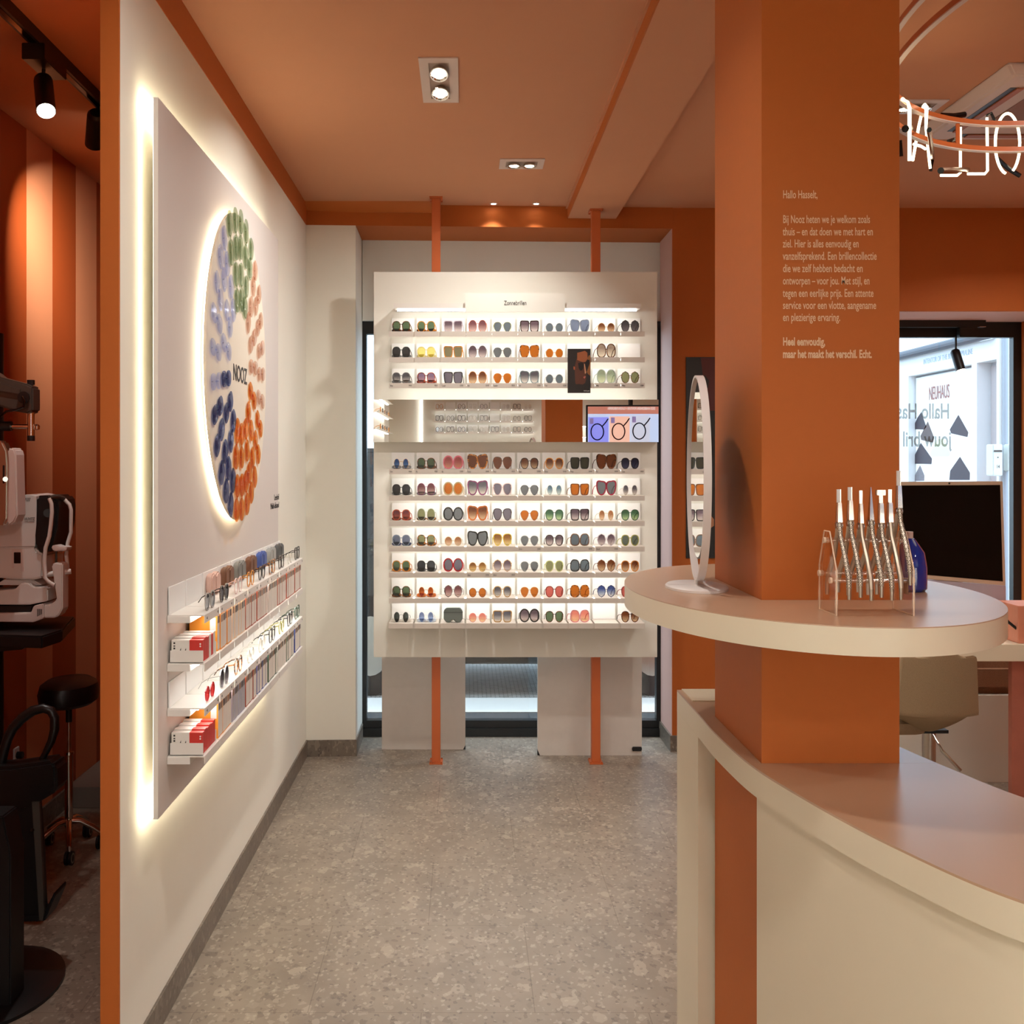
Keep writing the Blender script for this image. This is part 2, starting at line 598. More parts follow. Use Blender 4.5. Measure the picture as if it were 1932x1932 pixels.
# exam room behind the left wall
XE = -1.74
st = []
for i, yy in enumerate([1.9, 2.9, 3.19, 3.48, 3.77, 4.06, 4.36, 4.623, 4.914, 5.208, 5.5, 5.8, 6.1, 6.45]):
    st.append(yy)
M_STRL = mat('salmon_orange_stripe', (206, 128, 84), 0.7, var=0.02)
M_STRD = mat('rust_orange_stripe', (158, 64, 6), 0.65, var=0.02)
for i in range(len(st) - 1):
    struct(box(XE - 0.1, XE, st[i], st[i + 1], 0, ZC).build('wall_exam_stripe', M_STRL if i % 2 == 1 else M_STRD))
struct(box(XE, XE + 0.01, 1.9, 6.4, 0, 0.085).build('baseboard_exam', M_STONE))
struct(box(XE, XLT, 6.4, 6.5, 0, ZC).build('wall_exam_far', M_ORANGE2))
tag(box(XE + 0.012, XLT - 0.006, 5.06, 6.38, 0, 0.092).build('stone_plinth', mat('grey_stone', (120, 108, 98), 0.6), bevel=0.003), 'low grey stone plinth on the floor behind the round stool', 'plinth')
# ------------------------------------------------------------------ counters round the pillar
ZL, ZU = 0.90, 1.226
rim = [(0.559, 3.08), (0.5574, 2.79), (0.5550, 2.60), (0.5615, 2.405), (0.5700, 2.30), (0.5840, 2.205), (0.6146, 2.05), (0.640, 1.940), (0.667, 1.841), (0.718, 1.689), (0.765, 1.594), (0.84, 1.49), (0.95, 1.38), (1.08, 1.31), (1.25, 1.27)]
back = [(1.25, 1.70), (1.10, 1.88), (1.0, 2.09), (0.955, 2.27), (0.918, 2.46), (0.90, 2.62), (0.89, 2.80), (0.885, 3.08)]
def smooth_line(pts, n=5):
    out = []
    P = [Vector((a, b)) for a, b in pts]
    for i in range(len(P) - 1):
        p0, p1, p2, p3 = P[max(i - 1, 0)], P[i], P[i + 1], P[min(i + 2, len(P) - 1)]
        for k in range(n):
            t = k / n
            q = 0.5 * ((2 * p1) + (p2 - p0) * t + (2 * p0 - 5 * p1 + 4 * p2 - p3) * t * t + (3 * p1 - p0 - 3 * p2 + p3) * t ** 3)
            out.append((q.x, q.y))
    out.append(tuple(P[-1]))
    return out
rimS, backS = smooth_line(rim), smooth_line(back)
desk = thing('reception_counter', (0.72, 2.4, 0), 'low cream reception counter with curved front wrapped round the orange pillar', 'counter')
def notch(poly_l, poly_r):
    """counter outline with the pillar's square cut out through its back edge"""
    return poly_l + poly_r
# the top is built in strips left, before, right and behind the pillar so that the pillar passes through
def xrim(y):
    for i in range(len(rimS) - 1):
        (xa, ya), (xb, yb) = rimS[i], rimS[i + 1]
        if yb <= y <= ya:
            return xa + (xb - xa) * (ya - y) / max(ya - yb, 1e-6)
    return rimS[-1][0]
def xback(y):
    for i in range(len(backS) - 1):
        (xa, ya), (xb, yb) = backS[i], backS[i + 1]
        if ya <= y <= yb:
            return xa + (xb - xa) * (y - ya) / max(yb - ya, 1e-6)
    return backS[-1][0]
top = MB()
e = 0.0008
left = [p for p in rimS if PY0 < p[1] < PY1]
top.hexa([(xrim(PY1), PY1)] + left + [(xrim(PY0), PY0), (PX0 - e, PY0), (PX0 - e, PY1)], ZL - 0.004, ZL)
front = [p for p in rimS if p[1] <= PY0]
bfront = [p for p in backS if p[1] <= PY0]
top.hexa([(xrim(PY0), PY0 - e)] + [p for p in front if p[1] < PY0 - e] + [p for p in bfront if p[1] < PY0 - e] + [(xback(PY0), PY0 - e)], ZL - 0.004, ZL)
top.hexa([(PX1 + e, PY0), (xback(PY0), PY0)] + [p for p in backS if PY0 < p[1] < PY1] + [(xback(PY1), PY1), (PX1 + e, PY1)], ZL - 0.004, ZL)
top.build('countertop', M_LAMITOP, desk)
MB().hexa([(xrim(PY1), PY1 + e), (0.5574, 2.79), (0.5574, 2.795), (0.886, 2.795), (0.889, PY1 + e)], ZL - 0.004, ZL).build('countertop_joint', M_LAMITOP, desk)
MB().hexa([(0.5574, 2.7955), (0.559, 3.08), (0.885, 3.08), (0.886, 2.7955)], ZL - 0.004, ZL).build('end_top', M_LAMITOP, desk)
# curved apron band under the top
def band(mb, line, z0, z1, inset=0.0, thick=0.012):
    n = len(line)
    P = [Vector((a, b)) for a, b in line]
    nr = []
    for i in range(n):
        d = (P[min(i + 1, n - 1)] - P[max(i - 1, 0)]).normalized()
        nr.append(Vector((-d.y, d.x)))
    A = [P[i] + nr[i] * inset for i in range(n)]
    B = [P[i] + nr[i] * (inset + thick) for i in range(n)]
    bm = mb.bm
    R = [[bm.verts.new((v.x, v.y, z)) for v in L_] for L_, z in ((A, z0), (A, z1), (B, z1), (B, z0))]
    for i in range(n - 1):
        for q in range(4):
            a, b = R[q], R[(q + 1) % 4]
            bm.faces.new((a[i], a[i + 1], b[i + 1], b[i]))
    bm.faces.new([r_[0] for r_ in R])
    bm.faces.new([r_[-1] for r_ in R][::-1])
    return mb
band(MB(), rimS, ZL - 0.057, ZL - 0.004).build('apron', M_LAMI, desk, smooth=True)
band(MB(), [p for p in rimS if p[1] <= PY0 + 0.002], 0.0, ZL - 0.057, 0.012).build('front_panel', M_LAMI, desk, smooth=True)
box(0.585, PX0, PY0 - 0.010, PY0 - 0.002, 0.0, ZL - 0.057).build('panel_edge', M_BLACK, desk)
MB().hexa([(0.5578, 2.795), (0.5592, 3.08), (0.885, 3.08), (0.885, 2.795)], 0.0, ZL - 0.0575).build('end_leg', M_LAMI, desk)
box(0.5710, 0.885, 2.93, 3.078, ZL + 0.0002, ZL + 0.003).build('end_leg_cap', M_LAMI, desk)
band(MB(), [(a + 0.0, b) for a, b in backS], 0.0, ZL - 0.057, 0.02).build('back_panel', M_LAMI, desk)

# raised oval shelf
disc = thing('oval_counter', (0.7235, 2.551, ZU - 0.049), 'raised oval cream counter shelf round the orange pillar', 'counter')
dcx, dcy, drx, dry = 0.7235, 2.551, 0.366, 0.612
def oval(rx, ry, n=96):
    return [(dcx + rx * math.cos(2 * PI * k / n), dcy + ry * math.sin(2 * PI * k / n)) for k in range(n)]
def oval_ring(mb, rx, ry, z0, z1, n=96):
    """oval slab with the pillar's rectangle left open"""
    o_ = oval(rx, ry, n)
    inn = []
    hx, hy = (PX1 - PX0) / 2 + 0.0008, (PY1 - PY0) / 2 + 0.0008
    px_, py_ = (PX0 + PX1) / 2, (PY0 + PY1) / 2
    for x, y in o_:
        dx, dy = x - px_, y - py_
        s = 1 / max(abs(dx) / hx, abs(dy) / hy)
        inn.append((px_ + dx * s, py_ + dy * s))
    # snap the closest ring points onto the four corners
    for sx_ in (-1, 1):
        for sy_ in (-1, 1):
            c = (px_ + sx_ * hx, py_ + sy_ * hy)
            k = min(range(n), key=lambda q: (inn[q][0] - c[0]) ** 2 + (inn[q][1] - c[1]) ** 2)
            inn[k] = c
    bm = mb.bm
    q = [[bm.verts.new((x, y, z)) for x, y in L_] for z in (z0, z1) for L_ in (o_, inn)]
    o0, i0, o1, i1 = q
    for k in range(n):
        j = (k + 1) % n
        bm.faces.new((o0[k], i0[k], i0[j], o0[j]))
        bm.faces.new((o1[k], o1[j], i1[j], i1[k]))
        bm.faces.new((o0[k], o0[j], o1[j], o1[k]))
        bm.faces.new((i0[j], i0[k], i1[k], i1[j]))
    return mb
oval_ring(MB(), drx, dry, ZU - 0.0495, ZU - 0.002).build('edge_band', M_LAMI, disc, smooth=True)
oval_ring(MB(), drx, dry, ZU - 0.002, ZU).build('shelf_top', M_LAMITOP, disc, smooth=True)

# ------------------------------------------------------------------ sunglasses
LENS_N = 28
SHAPES = {   # cx, half width, half height, power, taper, cat lift, rim, bridge height, bridge kind
    'P': (0.0222, 0.0156, 0.0226, 2.3, 0.10, 0.000, 0.0030, 0.45, 1),
    'S': (0.0222, 0.0168, 0.0232, 4.2, 0.13, 0.001, 0.0036, 0.50, 1),
    'C': (0.0224, 0.0178, 0.0255, 2.7, 0.20, 0.005, 0.0034, 0.30, 0),
    'G': (0.0226, 0.0178, 0.0280, 2.6, 0.24, 0.007, 0.0052, 0.12, 0),
    'B': (0.0226, 0.0180, 0.0255, 2.1, -0.03, 0.001, 0.0052, 0.20, 0),
    'O': (0.0222, 0.0170, 0.0265, 2.2, -0.03, 0.000, 0.0017, 0.40, 1),
    'Q': (0.0222, 0.0178, 0.0290, 2.3, -0.03, 0.000, 0.0036, 0.25, 0),
    'R': (0.0220, 0.0155, 0.0200, 2.0, 0.00, 0.000, 0.0014, 0.10, 1),
    'V': (0.0205, 0.0118, 0.0228, 2.1, 0.04, 0.000, 0.0009, 0.40, 1),
    'A': (0.0222, 0.0164, 0.0225, 2.2, 0.22, 0.000, 0.0013, 0.40, 1),
    'H': (0.0222, 0.0172, 0.0255, 8.0, 0.06, 0.000, 0.0024, 0.30, 1),
    'W': (0.0222, 0.0168, 0.0255, 2.3, 0.26, 0.002, 0.0026, 0.30, 1),
    'D': (0.0224, 0.0182, 0.0245, 2.6, -0.10, 0.003, 0.0036, 0.20, 0),
}
def outline(sh, grow=0.0, side=1):
    cx, a, b, n, tp, cat, rim_, bh, bk = SHAPES[sh]
    pts = []
    for k in range(LENS_N):
        t = 2 * PI * k / LENS_N
        if sh == 'H':
            t8 = 2 * PI * (round(t / (PI / 4) - 0.5) + 0.5) / 8
            rr = math.cos(PI / 8) / max(math.cos(t - t8), 0.5)
            x, z = math.cos(t) * rr * 1.02, math.sin(t) * rr * 1.02
        else:
            ct, s_ = math.cos(t), math.sin(t)
            x = math.copysign(abs(ct) ** (2.0 / n), ct)
            z = math.copysign(abs(s_) ** (2.0 / n), s_)
        z0 = z
        x *= (1 + tp * z0)
        if sh in ('A', 'V') and z0 < 0:
            x *= 1 + 0.16 * z0
        xx, zz = (a + grow) * x, (b + grow * 1.15) * z
        if x > 0 and z0 > 0:
            zz += cat * x * z0
        pts.append((side * (cx + xx), b + rim_ * 1.15 + zz))
    return pts
MESH = {}
def lens_mesh(sh, side):
    k = ('lens', sh, side)
    if k not in MESH:
        mb = MB()
        o_ = outline(sh, 0.0002, side)
        mb.prism([(x, 0.0016, z) for x, z in o_], [(x, 0.0026, z) for x, z in o_])
        me = mb.mesh('lens', 0)
        me.materials.append(None)
        MESH[k] = me
    return MESH[k]
def frame_mesh(sh):
    k = ('frame', sh)
    if k not in MESH:
        cx, a, b, n, tp, cat, rim_, bh, bk = SHAPES[sh]
        mb = MB()
        for s in (-1, 1):
            mb.ring(outline(sh, rim_, s), outline(sh, 0, s), 0.0, 0.0042)
        zb = b + rim_ + bh * b
        x0 = cx - a * (1 + tp * bh) * (abs(1 - abs(bh) ** n) ** (1.0 / n)) - rim_ * 0.4
        r = max(0.0011, rim_ * 0.55)
        arc = 0.0016 if bk else 0.0006
        mb.tube([(-x0, 0.002, zb - 0.001), (-x0 * 0.5, 0.002, zb + arc), (x0 * 0.5, 0.002, zb + arc), (x0, 0.002, zb - 0.001)], r, 8)
        for s in (-1, 1):           # hinge blocks
            xo = max(x for x, z in outline(sh, rim_ * 0.5, 1))
            zt = b * 1.45 + rim_
            mb.box(s * (xo - 0.0035), s * (xo + 0.0008), 0.001, 0.005, zt - max(0.0012, rim_), zt + max(0.0012, rim_))
        me = mb.mesh('frame', 0, smooth=True)
        me.materials.append(None)
        MESH[k] = me
    return MESH[k]
def temple_mesh(sh, side, L_=0.115):
    k = ('temple', sh, side, L_)
    if k not in MESH:
        cx, a, b, n, tp, cat, rim_, bh, bk = SHAPES[sh]
        xo = max(x for x, z in outline(sh, rim_ * 0.5, 1)) + 0.0006
        zt = b * 1.45 + rim_
        r = max(0.0008, min(0.0018, rim_ * 0.6))
        me = MB().tube([(side * xo, 0.0045, zt), (side * (xo + 0.001), L_ * 0.45, zt - 0.006), (side * (xo + 0.001), L_ * 0.72, zt * 0.52), (side * xo, L_ * 0.86, 0.001 + r)], r, 6).mesh('temple', 0, smooth=True)
        me.materials.append(None)
        MESH[k] = me
    return MESH[k]
def eyewear(name, loc, sh, fm, lm, label, cat, group, rz=0.0, scale=None, temple=True, tm=None):
    t = thing(name, loc, label, cat, group, rz)
    if scale:
        t.scale = scale
    inst('frame', frame_mesh(sh), fm, t)
    for s in (-1, 1):
        inst('lens', lens_mesh(sh, s), lm, t)
        if temple:
            inst('temple', temple_mesh(sh, s), tm or fm, t)
    return t

FR = {   # frame colours
    'tort': tortmat('dark_tortoiseshell', (44, 28, 18), (120, 66, 26)),
    'tortamber': tortmat('amber_tortoiseshell', (66, 36, 16), (200, 124, 40)),
    'redtort': tortmat('red_tortoiseshell', (90, 28, 18), (190, 78, 44)),
    'amber': mat('amber_acetate', (206, 132, 42), 0.2),
    'lilac': mat('pale_lilac_acetate', (196, 186, 196), 0.2),
    'gold': mat('gold_wire', (188, 150, 92), 0.3, metal=0.6),
    'silver': mat('silver_wire', (160, 158, 156), 0.3, metal=0.6),
    'dark': mat('dark_brown_acetate', (52, 42, 38), 0.2),
    'black': mat('black_acetate', (30, 28, 28), 0.2),
    'greyblue': mat('grey_blue_acetate', (134, 146, 162), 0.2),
    'grey': mat('grey_acetate', (112, 112, 112), 0.2),
    'yellow': mat('pale_yellow_acetate', (226, 214, 140), 0.2),
    'bright': mat('bright_yellow_acetate', (228, 206, 40), 0.2),
    'brown': mat('brown_acetate', (126, 84, 56), 0.2),
    'teal': mat('grey_teal_acetate', (116, 138, 144), 0.2),
    'mint': mat('pale_mint_acetate', (192, 206, 196), 0.2),
    'pink': mat('pink_acetate', (196, 98, 112), 0.2),
    'lpink': mat('light_pink_acetate', (226, 150, 160), 0.2),
    'beige': mat('beige_acetate', (206, 192, 150), 0.2),
    'purple': mat('purple_acetate', (150, 84, 128), 0.2),
    'crimson': mat('crimson_acetate', (178, 56, 78), 0.2),
    'clear': mat('clear_acetate', (222, 218, 208), 0.15),
    'orange': mat('orange_acetate', (224, 122, 50), 0.2),
    'redor': mat('red_orange_acetate', (190, 88, 56), 0.2),
    'green': mat('dark_green_acetate', (56, 88, 70), 0.2),
    'navy': mat('navy_acetate', (58, 66, 104), 0.2),
    'olive': mat('olive_acetate', (164, 160, 76), 0.2),
    'pgreen': mat('pale_green_acetate', (210, 216, 150), 0.2),
    'red': mat('red_acetate', (180, 30, 38), 0.2),
    'dred': mat('dark_red_acetate', (132, 50, 46), 0.2),
    'palepink': mat('pale_pink_acetate', (228, 200, 196), 0.2),
    'paleblue': mat('pale_blue_acetate', (206, 216, 228), 0.2),
}
G6 = lin((250, 250, 250))
def lensmat(name, c, c2=None):
    f = lambda q: tuple(v ** 0.62 for v in lin(q)[:3]) + (1,)
    return mixmat('lens_' + name, f(c), (0.8, 0.8, 0.8, 1), 0.05, 0.24, f(c2) if c2 else None, bool(c2))
LN = {
    'green': lensmat('green', (112, 132, 104)), 'dgreen': lensmat('dark_green', (84, 84, 64)),
    'olive': lensmat('olive', (150, 152, 116)), 'yellow': lensmat('yellow', (240, 232, 150)),
    'purg': lensmat('purple_grey_fade', (112, 96, 106), (206, 194, 192)), 'mauve': lensmat('mauve_fade', (128, 84, 90), (206, 182, 176)),
    'pmauve': lensmat('mauve_red_fade', (126, 68, 74), (206, 120, 92)), 'lilacl': lensmat('lilac_fade', (148, 124, 150), (200, 160, 160)),
    'grey': lensmat('grey', (128, 132, 136)), 'dgrey': lensmat('dark_grey', (78, 80, 84)), 'dgreyf': lensmat('dark_grey_fade', (70, 66, 72), (130, 122, 126)),
    'bluegrey': lensmat('blue_grey', (118, 128, 136)), 'periw': lensmat('grey_blue', (132, 142, 164)), 'purgrey': lensmat('purple_grey', (128, 122, 134)),
    'brownf': lensmat('brown_fade', (124, 76, 46), (216, 190, 160)), 'lbrownf': lensmat('light_brown_fade', (172, 124, 90), (230, 206, 180)),
    'amber': lensmat('amber', (196, 124, 48)), 'brown': lensmat('brown', (142, 84, 38)), 'oliveg': lensmat('olive_grey', (144, 138, 112)),
    'beigef': lensmat('beige_fade', (160, 142, 128), (226, 214, 196)), 'pgreenf': lensmat('pale_green_fade', (150, 160, 140), (214, 220, 190)),
    'bluef': lensmat('blue_fade', (66, 104, 160), (130, 170, 216)), 'dbluef': lensmat('dark_blue_fade', (46, 54, 84), (96, 104, 134)),
    'lbluef': lensmat('light_blue_fade', (112, 138, 156), (214, 224, 220)), 'pinkf': lensmat('pink_fade', (186, 104, 106), (224, 166, 146)),
    'greyf': lensmat('grey_fade', (104, 102, 110), (212, 206, 200)), 'greenf': lensmat('green_fade', (84, 122, 96), (190, 212, 168)),
    'yellowf': lensmat('yellow_brown_fade', (150, 106, 52), (226, 204, 150)), 'greeng': lensmat('grey_green', (118, 128, 118)),
    'rose': lensmat('rose', (204, 118, 110)), 'orangef': lensmat('orange_brown_fade', (170, 90, 26), (226, 150, 90)),
    'peachf': lensmat('peach_fade', (222, 146, 132), (240, 206, 172)), 'navyf': lensmat('blue_white_fade', (78, 96, 148), (216, 222, 230)),
    'dgg': lensmat('dark_grey_green', (86, 92, 90)), 'bluel': lensmat('pale_blue_fade', (128, 142, 178), (190, 206, 232)),
}
# ten columns by ten rows; a cell is shape, frame, lens [, colour of the folded frame lying behind]
ROWS = [
 [('P','tort','green','tort'),('P','amber','green','tortamber'),('S','lilac','purg'),('O','redor','mauve'),('A','olive','bluegrey'),('S','dark','purg'),('R','silver','bluegrey'),('C','greyblue','periw'),('R','gold','brownf'),('H','black','dgreyf')],
 [('P','black','dgrey','grey'),('P','yellow','yellow','beige'),('S','amber','oliveg'),('O','grey','purg'),('A','black','grey'),('C','tortamber','amber'),('R','gold','amber'),None,('Q','tort','beigef'),None],
 [('P','grey','greyf','grey'),('P','redtort','lilacl','redtort'),('S','black','purgrey'),('O','amber','brownf'),('A','amber','amber'),('C','teal','greyf'),('R','silver','bluegrey'),None,('Q','mint','pgreenf'),('H','tort','olive')],
 [('V','gold','bluef','grey'),('P','tort','green','tort'),('B','pink','pinkf'),('G','tortamber','brown'),('W','tort','brown'),('P','dark','brownf'),('P','amber','brownf'),('S','black','dgreen'),('G','tort','brown'),('P','black','dbluef')],
 [('P','black','dgrey','grey'),('O','purple','mauve','grey'),('B','beige','amber'),('G','purple','greyf'),('W','palepink','purgrey'),('A','dark','grey'),('V','clear','lbluef'),('S','brown','amber'),('G','crimson','grey'),('V','clear','greyf')],
 [('P','redor','pmauve','redtort'),('O','mint','olive','tortamber'),('B','black','grey'),('G','orange','brownf'),('W','dark','purgrey'),('A','brown','amber'),('P','green','greenf'),('S','black','purg'),('V','beige','lbrownf'),('P','green','greenf')],
 [('P','greyblue','periw','navy'),('P','tortamber','olive','tortamber'),('R','beige','lbrownf'),('G','black','grey'),('W','bright','yellowf'),('A','silver','grey'),('P','dark','purg'),('D','brown','bluegrey'),('H','lilac','purg'),('P','olive','greeng')],
 [('P','amber','green','amber'),('P','black','dgrey','grey'),('B','red','purgrey'),('R','gold','yellowf'),('H','gold','purg'),('A','silver','grey'),('P','pgreen','olive'),('D','black','bluegrey'),('H','brown','brownf'),('P','amber','brownf')],
 [('P','tort','green','tortamber'),('V','gold','orangef','orange'),('H','grey','mauve'),('R','tort','amber'),('P','gold','greyf'),('A','gold','amber'),('P','dred','rose'),('D','tortamber','amber'),('H','navy','navyf'),('P','dred','rose')],
 [('V','grey','dgg','clear'),('V','paleblue','bluel','paleblue'),'case',('R','lpink','peachf'),('S','gold','greyf'),('B','black','purg'),('P','tort','green'),('D','lpink','peachf'),None,('P','tort','brownf')],
]
SHN = {'P': 'rounded', 'S': 'square', 'C': 'cat-eye', 'G': 'large cat-eye', 'B': 'oversized', 'O': 'tall rounded', 'Q': 'large round', 'R': 'round', 'V': 'slim oval', 'A': 'pear-shaped', 'H': 'angular', 'W': 'tapered', 'D': 'butterfly'}
FN = {'tort': 'dark tortoiseshell', 'tortamber': 'amber tortoiseshell', 'redtort': 'red tortoiseshell', 'lilac': 'pale lilac', 'greyblue': 'grey-blue', 'yellow': 'pale yellow', 'bright': 'bright yellow', 'dark': 'dark brown', 'teal': 'grey-teal', 'lpink': 'light pink', 'redor': 'red-brown', 'pgreen': 'pale green', 'dred': 'dark red', 'palepink': 'pale pink', 'paleblue': 'pale blue', 'mint': 'pale mint'}
ROWN = ['topmost shelf', 'second shelf down', 'shelf just over the mirror strip', 'shelf just under the mirror strip'] + ['%s shelf under the mirror strip' % q for q in ORD[1:6]] + ['lowest shelf']
COLX = [757, 804, 855, 901, 948, 999, 1046, 1094, 1144, 1189]
LIPY = [625.3, 674, 722.8, 885, 935, 983, 1031, 1080, 1128.5, 1176]
YP, YLIP, YG = 5.76, 5.60, 5.635
sw = thing('sunglasses_wall', (0.2425, YP, 0.539), 'tall white sunglasses display wall with ten lit shelves on orange posts', 'display stand')
DX0, DX1 = (705 - CX) * YP / F, (1240 - CX) * YP / F
box(DX0, DX1, YP, YP + 0.03, 0.539, 2.4425).build('panel', M_PANEL, sw, bevel=0.0015)
# trays with their cards
tray = MB()
tray.box(0, 0.1150, YLIP, YP - 0.001, -0.0030, 0.0)
tray.box(0, 0.1150, YLIP - 0.002, YLIP, -0.0245, 0.0)
tray_me = tray.mesh('shelf_tray', 0.0)
M_LIP = mat('white_tray_shaded', (206, 197, 187), 0.5, var=0.008); tray_me.materials.append(M_LIP)  # white tray, greyed in its colour for the dimmer light on the lips
card_me = box(0, 0.1125, YP - 0.012, YP - 0.008, 0.0005, 0.081).mesh('back_card', 0.001); card_me.materials.append(M_CARD)
NAMES = [['Bree', '', 'Conor', 'Ally', 'Captain', 'Oli', 'Tori', '', 'Mila', 'Milan'], ['Dex', 'Fly', 'Ida', 'Romy', 'Mery', 'Basil', 'Fiona', 'Mojo', 'Ro', 'Cleo']]
row_z = []
for r, ly in enumerate(LIPY):
    z = H - (ly - CY) * YLIP / F
    row_z.append(z)
    for c in range(10):
        o = bpy.data.objects.new('shelf_tray', tray_me)
        C.objects.link(o); o.parent = sw
        x = -0.3668 + 0.1237 * c
        o.location = Vector((x, 0, z)) - wpos(sw)
        k = bpy.data.objects.new('back_card', card_me)
        C.objects.link(k); k.parent = o
        k.location = (0.0035, 0, 0)
        nm = None
        if r == 2: nm = NAMES[0][c]
        if r == 3: nm = NAMES[1][c]
        if r == 6 and c in (5, 7, 8): nm = {5: 'Deva', 7: 'Lois', 8: 'Noach'}[c]
        if r == 7 and c in (3, 4): nm = {3: 'Demi', 4: 'Noor'}[c]
        if nm is not None and not (r == 2 and c == 7):
            if nm:
                t, _ = text('price_label', nm, 0.0115, (x + 0.006, YLIP - 0.0025, z - 0.016), FRONT, M_TEXT, None, 0.6)
                t.parent = o; t.location = t.location - Vector((x, 0, z))
            t, _ = text('price_label', '129,00' if c > 1 else '99,00', 0.0105, (x + 0.109, YLIP - 0.0025, z - 0.015), FRONT, M_TEXT, None, 0.6, align='RIGHT')
            t.parent = o; t.location = t.location - Vector((x, 0, z))
    if r != 9:
        box(-0.345, 0.848, YLIP + 0.055, YLIP + 0.068, z - 0.0095, z - 0.0035).build('led_strip', M_LED, sw)
    for c in range(11):        # uprights between the trays
        x = -0.3668 + 0.1237 * c - 0.0047
        if 0 < c < 10:
            box(x - 0.0046, x + 0.0046, YLIP + 0.004, YLIP + 0.008, z - 0.0245, z - 0.002).build('bracket', M_LIP, sw)
# lit canopy and title plate over the top shelf
zc = H - (571 - CY) * YLIP / F
box(-0.345, 0.845, YLIP + 0.02, YP, zc - 0.024, zc - 0.001).build('canopy', M_TRAY, sw)
box(-0.330, 0.830, YLIP + 0.055, YLIP + 0.068, zc - 0.032, zc - 0.0245).build('led_strip', M_LED, sw)
a, b = PX(878, 553, YLIP), PX(1066, 589, YLIP)
pl = box(a.x, b.x, YLIP, YLIP + 0.004, b.z, a.z).build('title_plate', M_PANEL, sw)
q = PX(951, 575.5, YLIP)
text('title_text', 'Zonnebrillen', 0.030, (q.x, YLIP - 0.001, q.z), FRONT, M_TEXT, pl, fit=42 * YLIP / F, bold=0.0002)
# mirror strip
YM = 5.69
a, b = PX(704, 754, YM), PX(1242.5, 834, YM)
box(a.x, b.x, YM + 0.001, YP, b.z, a.z).build('mirror_backing', M_PANEL, sw)
box(a.x, b.x, YM, YM + 0.001, b.z, a.z).build('mirror', M_MIRROR, sw)
n_ = 0
flat_me = None
for r, row in enumerate(ROWS):
    for c, cell in enumerate(row):
        if cell is None:
            continue
        x = (COLX[c] - CX) * YG / F
        z = row_z[r] + 0.0002
        where = '%s along the %s' % (ORD[c], ROWN[r])
        if cell == 'case':
            cs = thing('eyewear_case', (x, YG, z), 'grey goggle-shaped soft case standing on the lowest shelf of the sunglasses wall', 'case')
            prof = [(-0.046, 0.020), (-0.040, 0.006), (-0.030, 0.0), (-0.012, 0.0), (-0.005, 0.012), (0.005, 0.012), (0.012, 0.0), (0.030, 0.0), (0.040, 0.006), (0.046, 0.020), (0.0455, 0.050), (0.041, 0.064), (0.030, 0.070), (-0.030, 0.070), (-0.041, 0.064), (-0.0455, 0.050)]
            M_CASE = mat('grey_felt_case', (112, 122, 118), 0.8, var=0.05, scale=200)
            MB().xz([(x + u, z + v) for u, v in prof], YG - 0.010, YG + 0.03).build('case_body', M_CASE, cs, bevel=0.004)
            MB().xz([(x + u, z + v) for u, v in [(-0.0463, 0.047), (0.0463, 0.047), (0.0458, 0.051), (-0.0458, 0.051)]], YG - 0.0112, YG + 0.031).build('zip_seam', mat('dark_felt', (88, 96, 94), 0.8), cs)
            continue
        sh, f, l = cell[:3]
        lab = '%s %s sunglasses, %s' % (FN.get(f, f), SHN[sh], where)
        eyewear('sunglasses', (x, YG, z), sh, FR[f], LN[l], lab, 'sunglasses', 'sunglasses on the lit display wall', rz=(-0.05 if c < 4 else 0.10 if c > 6 else 0.0), scale=(1.06, 1.0, 1.04))
        if len(cell) > 3:
            if flat_me is None:
                mb = MB()
                def fl(s, g):
                    return [(s * (0.0245 + (0.0195 + g) * math.copysign(abs(math.cos(2 * PI * k / 24)) ** 0.8, math.cos(2 * PI * k / 24))), 0.009 + (0.0062 + g) * math.copysign(abs(math.sin(2 * PI * k / 24)) ** 0.8, math.sin(2 * PI * k / 24))) for k in range(24)]
                for s in (-1, 1):
                    mb.ring(fl(s, 0.0028), fl(s, -0.0052), 0.0, 0.03)
                mb.box(-0.006, 0.006, 0.002, 0.02, 0.007, 0.011)
                flat_me = mb.mesh('folded_frame', 0.0, smooth=True); flat_me.materials.append(None)
            o = bpy.data.objects.new('spectacle_frame', flat_me)
            C.objects.link(o); slot(o, FR[cell[3]])
            o.location = (x + 0.001, YG + 0.007, z)
            tag(o, '%s folded frame lying behind sunglasses, %s' % (FN.get(cell[3], cell[3]), where), 'glasses frame', 'folded frames behind the clip sunglasses')

# portrait photo clipped on the front of the shelves
a, b = PX(1071, 658, YLIP - 0.01), PX(1114, 741.5, YLIP - 0.01)
ph = thing('portrait_photo', ((a.x + b.x) / 2, YLIP - 0.01, b.z), 'dark portrait photo of a man in sunglasses on the display wall', 'photo')
box(a.x, b.x, YLIP - 0.01, YLIP - 0.006, b.z, a.z).build('photo_sheet', mat('photo_black', (34, 28, 26), 0.45), ph)
def print_px(px, py):      # pixel inside a 1352x1932 crop of (1060,650)-(1130,750)
    q_ = PX(1060 + px / 19.31, 650 + py / 19.32, YLIP - 0.0108)
    return q_
def printed(pts, nm, m, dy):
    A = [print_px(u, v) - Vector((0, dy, 0)) for u, v in pts]
    return MB().prism(A, [p + Vector((0, 0.0004, 0)) for p in A]).build(nm, m, ph)
printed([(480,760),(470,1000),(490,1400),(520,1450),(640,1440),(760,1460),(850,1400),(890,1250),(880,1080),(900,980),(860,700),(760,640),(540,520)], 'printed_face', mat('print_brown', (84, 44, 28), 0.5), 0.0)
